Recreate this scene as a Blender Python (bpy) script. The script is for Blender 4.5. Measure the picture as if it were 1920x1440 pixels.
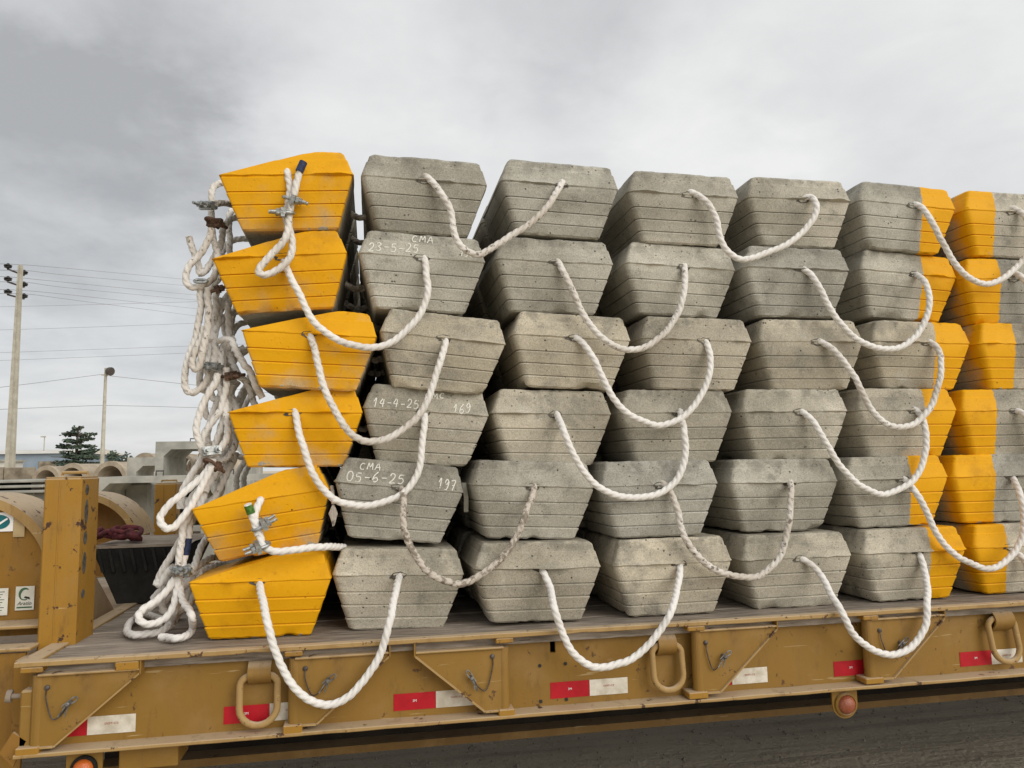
import bpy, math, random
from mathutils import Vector, Matrix, noise as mnoise

for _o in list(bpy.data.objects):
    bpy.data.objects.remove(_o, do_unlink=True)
SC = bpy.context.scene
COL = SC.collection
CLOUD_STRENGTH, SUN_STRENGTH, EXPOSURE = 0.96, 1.5, 0.44
BANKS = [(110, 190, .36, -.33), (330, 330, .16, -.14), (1100, 110, .22, -.15), (760, 60, .2, -.04), (1750, 130, .25, -.08),
         (1260, 270, .20, .15), (720, 230, .20, .10), (60, 20, .12, .14), (520, 160, .14, .08), (100, 700, .42, -.10), (1500, 600, .6, -.01)]
CAM = {'loc': [0.32128, -2.85511, 0.59563], 'rows': [[0.982648, -0.184571, -0.01836], [-0.002028, -0.109669, 0.993966], [-0.185471, -0.976681, -0.10814]], 'lens': 26.2716}
# ------------------------------------------------------------------ camera
# metres; x runs along the trailer, y away from the camera, z up, z = 0 on the trailer deck
cam_d = bpy.data.cameras.new("camera")
cam_d.sensor_fit = 'HORIZONTAL'
cam_d.sensor_width = 36.0
cam_d.lens = CAM['lens']
cam_d.clip_start = 0.05
cam_d.clip_end = 2000
cam_o = bpy.data.objects.new("camera", cam_d)
COL.objects.link(cam_o)
_R, _U, _B = [Vector(r) for r in CAM['rows']]
_m = Matrix((_R, _U, _B)).transposed().to_4x4()
_m.translation = Vector(CAM['loc'])
cam_o.matrix_world = _m
SC.camera = cam_o

# ------------------------------------------------------------------ sky: overcast, Nishita air behind a procedural cloud deck
SUN_EL, SUN_AZ = math.radians(29), math.radians(146)      # azimuth measured clockwise from +y
world = bpy.data.worlds.new("World")
SC.world = world
world.use_nodes = True
wn, wl = world.node_tree.nodes, world.node_tree.links
wn.clear()
wo = wn.new('ShaderNodeOutputWorld')
sky = wn.new('ShaderNodeTexSky'); sky.sky_type = 'NISHITA'; sky.sun_disc = False
sky.sun_elevation = SUN_EL; sky.sun_rotation = SUN_AZ
bg_sky = wn.new('ShaderNodeBackground'); bg_sky.inputs['Strength'].default_value = 0.10
wl.new(sky.outputs[0], bg_sky.inputs['Color'])
tc = wn.new('ShaderNodeTexCoord')
nrm = wn.new('ShaderNodeVectorMath'); nrm.operation = 'NORMALIZE'
wl.new(tc.outputs['Generated'], nrm.inputs[0])
sep = wn.new('ShaderNodeSeparateXYZ'); wl.new(nrm.outputs[0], sep.inputs[0])
def wmath(op, a, b=None, clamp=False):
    n = wn.new('ShaderNodeMath'); n.operation = op; n.use_clamp = clamp
    for i, v in enumerate((a, b)):
        if v is None: continue
        if isinstance(v, (int, float)): n.inputs[i].default_value = v
        else: wl.new(v, n.inputs[i])
    return n.outputs[0]
# project the view direction on a cloud ceiling
zz = wmath('ADD', wmath('MAXIMUM', sep.outputs[2], 0.0), 0.22)
px, py = wmath('DIVIDE', sep.outputs[0], zz), wmath('DIVIDE', sep.outputs[1], zz)
cmb = wn.new('ShaderNodeCombineXYZ'); wl.new(px, cmb.inputs[0]); wl.new(py, cmb.inputs[1])
def wnoise(scale, detail, rough, dist, off):
    mp = wn.new('ShaderNodeMapping'); mp.inputs['Location'].default_value = off
    wl.new(cmb.outputs[0], mp.inputs[0])
    n = wn.new('ShaderNodeTexNoise'); n.inputs['Scale'].default_value = scale
    n.inputs['Detail'].default_value = detail; n.inputs['Roughness'].default_value = rough
    n.inputs['Distortion'].default_value = dist
    wl.new(mp.outputs[0], n.inputs['Vector'])
    return n.outputs['Fac']
n1 = wnoise(0.8, 3, 0.45, 0.2, (3.1, 1.7, 0))
n2 = wnoise(2.0, 5, 0.45, 0.25, (7.3, 2.2, 0))
n3 = wnoise(5.5, 7, 0.58, 0.5, (1.3, 9.2, 0))
cl = wmath('ADD', wmath('ADD', wmath('MULTIPLY', n1, 0.46), wmath('MULTIPLY', n2, 0.34)), wmath('MULTIPLY', n3, 0.20))
# cloud banks: a thick dark bank to the left, thinner ones overhead, and bright breaks between
def pix_dir(x, y):
    f = CAM['lens'] * 1920 / 36
    return (_R * ((x - 960) / f) + _U * ((720 - y) / f) - _B).normalized()
warp = wn.new('ShaderNodeVectorMath'); warp.operation = 'ADD'
wsc = wn.new('ShaderNodeVectorMath'); wsc.operation = 'SCALE'; wsc.inputs['Scale'].default_value = 0.34
nv = wn.new('ShaderNodeTexNoise'); nv.inputs['Scale'].default_value = 2.6; nv.inputs['Detail'].default_value = 7; nv.inputs['Roughness'].default_value = .6
wl.new(cmb.outputs[0], nv.inputs['Vector'])
sb = wn.new('ShaderNodeVectorMath'); sb.operation = 'SUBTRACT'; sb.inputs[1].default_value = (.5, .5, .5)
wl.new(nv.outputs['Color'], sb.inputs[0]); wl.new(sb.outputs[0], wsc.inputs[0])
wl.new(nrm.outputs[0], warp.inputs[0]); wl.new(wsc.outputs[0], warp.inputs[1])
for (bx_, by_, rad, amp) in BANKS:
    dt = wn.new('ShaderNodeVectorMath'); dt.operation = 'DISTANCE'
    dt.inputs[1].default_value = pix_dir(bx_, by_)
    wl.new(warp.outputs[0], dt.inputs[0])
    mr = wn.new('ShaderNodeMapRange'); mr.interpolation_type = 'SMOOTHSTEP'
    mr.inputs['From Min'].default_value = rad; mr.inputs['From Max'].default_value = 0.0
    mr.inputs['To Min'].default_value = 0.0; mr.inputs['To Max'].default_value = amp
    wl.new(dt.outputs['Value'], mr.inputs[0])
    cl = wmath('ADD', cl, mr.outputs[0])
ramp = wn.new('ShaderNodeValToRGB')
e = ramp.color_ramp.elements
e[0].position = 0.12; e[0].color = (0.335, 0.340, 0.348, 1)
e[1].position = 0.64; e[1].color = (0.685, 0.685, 0.675, 1)
m_ = e.new(0.38); m_.color = (0.52, 0.527, 0.535, 1)
wl.new(cl, ramp.inputs[0])
bg_cl = wn.new('ShaderNodeBackground'); bg_cl.inputs['Strength'].default_value = CLOUD_STRENGTH
wl.new(ramp.outputs[0], bg_cl.inputs['Color'])
mixw = wn.new('ShaderNodeMixShader'); mixw.inputs[0].default_value = 0.95
wl.new(bg_sky.outputs[0], mixw.inputs[1]); wl.new(bg_cl.outputs[0], mixw.inputs[2])
wl.new(mixw.outputs[0], wo.inputs['Surface'])

# ------------------------------------------------------------------ sun behind thin cloud
sun_d = bpy.data.lights.new("sun", 'SUN')
sun_d.energy = SUN_STRENGTH
sun_d.angle = math.radians(48)
sun_d.color = (1.0, 0.955, 0.88)
sun_o = bpy.data.objects.new("sun", sun_d)
COL.objects.link(sun_o)
_to = Vector((math.sin(SUN_AZ) * math.cos(SUN_EL), math.cos(SUN_AZ) * math.cos(SUN_EL), math.sin(SUN_EL)))
sun_o.rotation_euler = _to.to_track_quat('Z', 'Y').to_euler()
sun_o.location = (0, -5, 8)

SC.view_settings.view_transform = 'Standard'
SC.view_settings.look = 'None'
SC.view_settings.exposure = EXPOSURE
SC.view_settings.gamma = 1.0
SC.view_settings.use_curve_mapping = False
BLOCKS = {(1, 0): [0.0201, -0.0264, 1.5005, 0.0634],
 (1, 1): [0.5191, -0.045, 1.4996, -0.0318],
 (1, 2): [1.0643, -0.0346, 1.5146, -0.032],
 (1, 3): [1.605, -0.0241, 1.5049, -0.0156],
 (1, 4): [2.15, -0.0078, 1.5173, 0.0055],
 (1, 5): [2.6724, -0.005, 1.5189, -0.0446],
 (1, 6): [3.204, -0.023, 1.5032, -0.0088],
 (2, 0): [0.003, -0.0025, 1.1922, 0.082],
 (2, 1): [0.5075, -0.0205, 1.1983, -0.0489],
 (2, 2): [1.0446, -0.0047, 1.2039, -0.0222],
 (2, 3): [1.587, 0.011, 1.205, -0.0397],
 (2, 4): [2.1084, -0.0247, 1.2029, -0.0074],
 (2, 5): [2.6888, 0.0439, 1.2182, -0.0615],
 (2, 6): [3.1948, -0.0009, 1.1942, 0.0038],
 (3, 0): [0.0894, -0.0139, 0.8934, -0.0425],
 (3, 1): [0.5776, -0.0041, 0.8874, -0.0952],
 (3, 2): [1.1065, 0.0085, 0.8983, -0.0465],
 (3, 3): [1.6431, 0.0007, 0.8929, -0.0211],
 (3, 4): [2.1646, -0.007, 0.8919, 0.0049],
 (3, 5): [2.7069, 0.0091, 0.8978, -0.017],
 (3, 6): [3.2304, -0.0135, 0.8943, 0.0009],
 (4, 0): [0.0438, 0.047, 0.6045, -0.0081],
 (4, 1): [0.5187, 0.05, 0.605, -0.0756],
 (4, 2): [1.0315, 0.0484, 0.5943, -0.0243],
 (4, 3): [1.5588, 0.0306, 0.5945, 0.0017],
 (4, 4): [2.0773, 0.0067, 0.5944, 0.0036],
 (4, 5): [2.6138, 0.01, 0.598, -0.0045],
 (4, 6): [3.1264, 0.0069, 0.5947, 0.0083],
 (5, 0): [-0.0483, 0.05, 0.2855, 0.1307],
 (5, 1): [0.4094, 0.05, 0.317, -0.1067],
 (5, 2): [0.9333, -0.0022, 0.3097, -0.047],
 (5, 3): [1.4434, -0.045, 0.3034, 0.0041],
 (5, 4): [2.0102, 0.011, 0.3006, -0.01],
 (5, 5): [2.5297, -0.0082, 0.3042, 0.0091],
 (5, 6): [3.0605, 0.0177, 0.3046, 0.0],
 (6, 0): [-0.0677, -0.0047, -0.0035, -0.0168],
 (6, 1): [0.4174, 0.0252, -0.0089, -0.0394],
 (6, 2): [0.94, -0.045, 0.0037, -0.0194],
 (6, 3): [1.4903, -0.036, -0.0023, 0.0024],
 (6, 4): [2.0366, -0.0148, -0.0062, 0.0032],
 (6, 5): [2.5707, -0.0266, 0.0, 0.0037],
 (6, 6): [3.1233, 0.0037, -0.0007, 0.0023],
 (1, 7): [3.7276, -0.023, 1.5, 0.0],
 (1, 8): [4.2513, -0.023, 1.5, 0.0],
 (2, 7): [3.7184, -0.0009, 1.2, 0.0],
 (2, 8): [4.2421, -0.0009, 1.2, 0.0],
 (3, 7): [3.754, -0.0135, 0.9, 0.0],
 (3, 8): [4.2777, -0.0135, 0.9, 0.0],
 (4, 7): [3.65, 0.0069, 0.6, 0.0],
 (4, 8): [4.1737, 0.0069, 0.6, 0.0],
 (5, 7): [3.5841, 0.0177, 0.3, 0.0],
 (5, 8): [4.1078, 0.0177, 0.3, 0.0],
 (6, 7): [3.6469, 0.0037, 0.0, 0.0],
 (6, 8): [4.1706, 0.0037, 0.0, 0.0]}
LOOPS = {(1, 1): (0.5,
          [[0.5271, 0.017, 1.718], [0.5271, -0.033, 1.722], [0.562, -0.0607, 1.683], [0.6009, -0.079, 1.6207], [0.6209, -0.079, 1.5623], [0.6306, -0.079, 1.4994], [0.6506, -0.079, 1.4477], [0.6872, -0.079, 1.4133],
           [0.7325, -0.079, 1.4044], [0.785, -0.079, 1.4359], [0.8593, -0.079, 1.4855], [0.9456, -0.079, 1.5448], [1.0118, -0.079, 1.6172], [1.0533, -0.0501, 1.6846], [1.0837, -0.0226, 1.7346],
           [1.0837, 0.0274, 1.7306]]),
 (1, 3): (0.2,
          [[1.6341, 0.0379, 1.7202], [1.6341, -0.0121, 1.7242], [1.6659, -0.0345, 1.7037], [1.6997, -0.0587, 1.6529], [1.7277, -0.0587, 1.5971], [1.7408, -0.0587, 1.5294], [1.766, -0.0587, 1.4668],
           [1.8186, -0.0587, 1.4279], [1.8789, -0.0587, 1.4345], [1.9531, -0.0587, 1.4622], [2.0537, -0.0587, 1.5073], [2.1319, -0.0587, 1.5684], [2.181, -0.0587, 1.629], [2.1916, -0.0552, 1.6778],
           [2.1938, -0.0173, 1.7271], [2.169, 0.0042, 1.7265], [2.169, 0.0542, 1.7225]]),
 (1, 5): (0.3,
          [[2.7165, 0.057, 1.7259], [2.7165, 0.007, 1.7299], [2.7398, -0.0215, 1.7037], [2.7567, -0.057, 1.6192], [2.8017, -0.057, 1.5242], [2.8601, -0.057, 1.4299], [2.9357, -0.057, 1.372], [3.0023, -0.057, 1.357],
           [3.0874, -0.057, 1.3836], [3.1619, -0.057, 1.4322], [3.2283, -0.057, 1.5032], [3.2634, -0.057, 1.5911], [3.2439, -0.0562, 1.6653], [3.2309, -0.0259, 1.7127], [3.2044, -0.011, 1.7293],
           [3.2044, 0.039, 1.7253]]),
 (2, 0): (0.1,
          [[-0.0033, 0.0595, 1.3731], [-0.0033, 0.0095, 1.3771], [0.0157, -0.0184, 1.3292], [0.0489, -0.0545, 1.2604], [0.082, -0.0545, 1.191], [0.1265, -0.0545, 1.1219], [0.1939, -0.0545, 1.073],
           [0.2713, -0.0545, 1.046], [0.3297, -0.0545, 1.0406], [0.3985, -0.0545, 1.0657], [0.4681, -0.0545, 1.1236], [0.5125, -0.0545, 1.19], [0.5331, -0.0545, 1.2628], [0.5308, -0.0372, 1.34],
           [0.5229, -0.0085, 1.4045], [0.5229, 0.0415, 1.4005]]),
 (2, 2): (0.45,
          [[1.0607, 0.0573, 1.4101], [1.0607, 0.0073, 1.4141], [1.0831, -0.0281, 1.3483], [1.111, -0.0387, 1.2705], [1.1417, -0.0387, 1.1957], [1.1944, -0.0387, 1.1214], [1.2699, -0.0387, 1.0644],
           [1.3361, -0.0387, 1.0457], [1.4155, -0.0387, 1.0639], [1.4976, -0.0387, 1.1261], [1.5516, -0.0387, 1.204], [1.5783, -0.0387, 1.2822], [1.5988, -0.0104, 1.3569], [1.6138, 0.023, 1.4186],
           [1.6138, 0.073, 1.4146]]),
 (2, 4): (0.1,
          [[2.1322, 0.0373, 1.4029], [2.1322, -0.0127, 1.4069], [2.16, -0.0334, 1.379], [2.1885, -0.0587, 1.3043], [2.2318, -0.0587, 1.2136], [2.3007, -0.0587, 1.1303], [2.3848, -0.0587, 1.0789],
           [2.4721, -0.0587, 1.0593], [2.563, -0.0587, 1.0741], [2.6377, -0.0587, 1.1284], [2.6869, -0.0587, 1.2111], [2.7037, -0.0587, 1.2821], [2.7229, -0.0217, 1.3628], [2.7375, 0.0559, 1.4243],
           [2.7375, 0.1059, 1.4203]]),
 (2, 6): (0.1,
          [[3.2057, 0.0611, 1.4252], [3.2057, 0.0111, 1.4292], [3.2112, -0.032, 1.4009], [3.2448, -0.0475, 1.3341], [3.289, -0.0475, 1.2252], [3.3785, -0.0475, 1.1414], [3.4946, -0.0475, 1.1554],
           [3.5937, -0.0475, 1.2559], [3.6838, 0.0111, 1.3976], [3.6838, 0.0611, 1.3936]]),
 (3, 0): (0.35,
          [[0.098, 0.0481, 1.0909], [0.098, -0.0019, 1.0949], [0.1166, -0.0356, 1.0253], [0.1333, -0.0479, 0.9641], [0.1529, -0.0479, 0.8952], [0.1859, -0.0479, 0.8165], [0.2341, -0.0479, 0.7379],
           [0.2918, -0.0479, 0.6982], [0.34, -0.0479, 0.6937], [0.4081, -0.0479, 0.7165], [0.4869, -0.0479, 0.7754], [0.527, -0.0479, 0.8353], [0.5575, -0.0479, 0.916], [0.5857, -0.0345, 1.0097],
           [0.6068, 0.0079, 1.0851], [0.6068, 0.0579, 1.0811]]),
 (3, 2): (0.1,
          [[1.127, 0.0705, 1.1009], [1.127, 0.0205, 1.1049], [1.1585, -0.0059, 1.0727], [1.1924, -0.0333, 1.0045], [1.2229, -0.0333, 0.9301], [1.2645, -0.0333, 0.8558], [1.3284, -0.0333, 0.7877],
           [1.405, -0.0333, 0.7512], [1.4608, -0.0333, 0.7443], [1.5411, -0.0333, 0.7694], [1.6005, -0.0333, 0.8164], [1.6501, -0.0333, 0.8879], [1.6818, -0.0333, 0.9645], [1.6916, -0.0198, 1.0325],
           [1.6866, 0.0127, 1.0979], [1.6866, 0.0627, 1.0939]]),
 (3, 4): (0.4,
          [[2.1981, 0.055, 1.0969], [2.1981, 0.005, 1.1009], [2.2335, -0.0221, 1.0716], [2.2791, -0.041, 1.0121], [2.3358, -0.041, 0.9329], [2.3675, -0.041, 0.8536], [2.4126, -0.041, 0.7857], [2.4722, -0.041, 0.7402],
           [2.5349, -0.041, 0.7284], [2.6138, -0.041, 0.7504], [2.6843, -0.041, 0.8141], [2.7324, -0.041, 0.911], [2.752, -0.041, 0.9809], [2.7622, -0.0163, 1.0667], [2.7436, 0.0211, 1.1083], [2.7436, 0.0711, 1.1043]]),
 (4, 0): (0.1,
          [[0.0398, 0.109, 0.8114], [0.0398, 0.059, 0.8154], [0.0532, 0.0269, 0.7533], [0.0725, 0.013, 0.6833], [0.0981, 0.013, 0.6142], [0.1371, 0.013, 0.5351], [0.1951, 0.013, 0.479], [0.2725, 0.013, 0.4573],
           [0.3407, 0.013, 0.4613], [0.4195, 0.013, 0.4849], [0.4694, 0.013, 0.5275], [0.4997, 0.013, 0.5869], [0.5101, 0.013, 0.6573], [0.5199, 0.0311, 0.7392], [0.5285, 0.062, 0.7988], [0.5285, 0.112, 0.7948]]),
 (4, 2): (0.1,
          [[1.0539, 0.1104, 0.7961], [1.0539, 0.0604, 0.8001], [1.0511, -0.0692, 0.7191], [1.0821, -0.079, 0.6368], [1.1222, -0.079, 0.5651], [1.1839, -0.079, 0.5031], [1.2681, -0.079, 0.4686], [1.3434, -0.079, 0.4625],
           [1.4313, -0.079, 0.4808], [1.4879, -0.079, 0.5165], [1.524, -0.079, 0.578], [1.5407, -0.079, 0.6508], [1.5414, -0.0646, 0.725], [1.5755, 0.0426, 0.8071], [1.5755, 0.0926, 0.8031]]),
 (4, 4): (0.1,
          [[2.1043, 0.0687, 0.7989], [2.1043, 0.0187, 0.8029], [2.1281, -0.0182, 0.7665], [2.157, -0.0422, 0.6984], [2.2004, -0.0422, 0.6206], [2.256, -0.0422, 0.5426], [2.3255, -0.0422, 0.4818],
           [2.4099, -0.0422, 0.4489], [2.4861, -0.0422, 0.4603], [2.5652, -0.0422, 0.4963], [2.6166, -0.0422, 0.558], [2.6441, -0.0422, 0.6365], [2.6486, -0.0422, 0.7159], [2.663, -0.0056, 0.7754],
           [2.6487, 0.022, 0.8077], [2.6487, 0.072, 0.8037]]),
 (4, 6): (0.1,
          [[3.1634, 0.0689, 0.794], [3.1634, 0.0189, 0.798], [3.1712, -0.0241, 0.7758], [3.2097, -0.0271, 0.6997], [3.2685, -0.0271, 0.6047], [3.3606, -0.0271, 0.5561], [3.4791, -0.0271, 0.6015],
           [3.6092, 0.0189, 0.7224], [3.6092, 0.0689, 0.7184]]),
 (5, 1): (1.0,
          [[0.4354, 0.112, 0.513], [0.4354, 0.062, 0.517], [0.4403, -0.0555, 0.4521], [0.4411, -0.079, 0.3863], [0.4543, -0.079, 0.3288], [0.4924, -0.079, 0.2609], [0.5498, -0.079, 0.2016], [0.6078, -0.079, 0.1762],
           [0.6467, -0.079, 0.1706], [0.6959, -0.079, 0.1855], [0.7558, -0.079, 0.2212], [0.8166, -0.079, 0.2767], [0.8582, -0.079, 0.3434], [0.8901, -0.079, 0.4111], [0.9327, -0.0123, 0.4869], [0.9465, 0.0098, 0.5166],
           [0.9465, 0.0598, 0.5126]]),
 (5, 3): (0.6,
          [[1.4513, 0.017, 0.5125], [1.4513, -0.033, 0.5165], [1.4784, -0.0602, 0.4749], [1.4943, -0.079, 0.4134], [1.5065, -0.079, 0.3414], [1.5323, -0.079, 0.2793], [1.5951, -0.079, 0.2056], [1.682, -0.079, 0.1612],
           [1.771, -0.079, 0.143], [1.8399, -0.079, 0.1543], [1.9071, -0.079, 0.2031], [1.944, -0.079, 0.2745], [1.9686, -0.079, 0.3682], [1.9941, -0.0559, 0.4405], [2.0387, 0.023, 0.5089], [2.0387, 0.073, 0.5049]]),
 (5, 5): (0.25,
          [[2.5566, 0.0538, 0.5053], [2.5566, 0.0038, 0.5093], [2.5691, -0.0195, 0.4801], [2.5756, -0.0606, 0.4366], [2.6143, -0.0606, 0.3582], [2.6571, -0.0606, 0.2688], [2.7263, -0.0606, 0.1893],
           [2.8122, -0.0606, 0.1463], [2.9009, -0.0606, 0.1249], [2.9972, -0.0606, 0.1675], [3.0584, -0.0606, 0.2434], [3.0814, -0.0606, 0.3329], [3.0754, -0.0576, 0.4237], [3.1264, 0.0297, 0.5062],
           [3.1264, 0.0797, 0.5022]]),
 (6, 0): (0.1,
          [[-0.0692, 0.0573, 0.189], [-0.0692, 0.0073, 0.193], [-0.04, -0.1218, 0.1447], [-0.0138, -0.195, 0.0868], [0.0095, -0.195, 0.0082], [0.0446, -0.195, -0.071], [0.088, -0.195, -0.1336], [0.1397, -0.195, -0.1714],
           [0.1916, -0.195, -0.1855], [0.2522, -0.195, -0.1625], [0.3135, -0.195, -0.0977], [0.3578, -0.195, -0.022], [0.3846, -0.195, 0.0645], [0.4056, -0.1033, 0.1372], [0.4297, 0.0372, 0.1909],
           [0.4297, 0.0872, 0.1869]]),
 (6, 2): (0.1,
          [[0.9571, 0.017, 0.1988], [0.9571, -0.033, 0.2028], [0.9742, -0.0857, 0.1448], [0.9667, -0.1927, 0.087], [0.9877, -0.195, 0.0124], [1.0248, -0.195, -0.0634], [1.0784, -0.195, -0.1128],
           [1.1372, -0.195, -0.1295], [1.2074, -0.195, -0.1175], [1.2896, -0.195, -0.0799], [1.3534, -0.195, -0.018], [1.404, -0.195, 0.0551], [1.4754, -0.0929, 0.1222], [1.5191, -0.024, 0.1959],
           [1.5191, 0.026, 0.1919]]),
 (6, 4): (0.1,
          [[2.0509, 0.0472, 0.1906], [2.0509, -0.0028, 0.1946], [2.0811, -0.0289, 0.173], [2.1054, -0.0606, 0.1296], [2.1036, -0.1278, 0.0671], [2.0998, -0.195, 0.0084], [2.1392, -0.195, -0.0733],
           [2.2036, -0.195, -0.1268], [2.2818, -0.195, -0.1555], [2.352, -0.195, -0.1499], [2.4135, -0.195, -0.1155], [2.4593, -0.195, -0.0515], [2.4906, -0.174, 0.0247], [2.5825, -0.0599, 0.1082],
           [2.5919, -0.0146, 0.1962], [2.5919, 0.0354, 0.1922]]),
 (6, 6): (0.1,
          [[3.068, 0.0657, 0.1817], [3.068, 0.0157, 0.1857], [3.0846, -0.0126, 0.1698], [3.1137, -0.0303, 0.1029], [3.0519, -0.133, 0.0107], [3.069, -0.195, -0.0645], [3.1842, -0.195, -0.0708], [3.3891, -0.0923, 0.0095],
           [3.5318, 0.0157, 0.1255], [3.5318, 0.0657, 0.1215]])}
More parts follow.
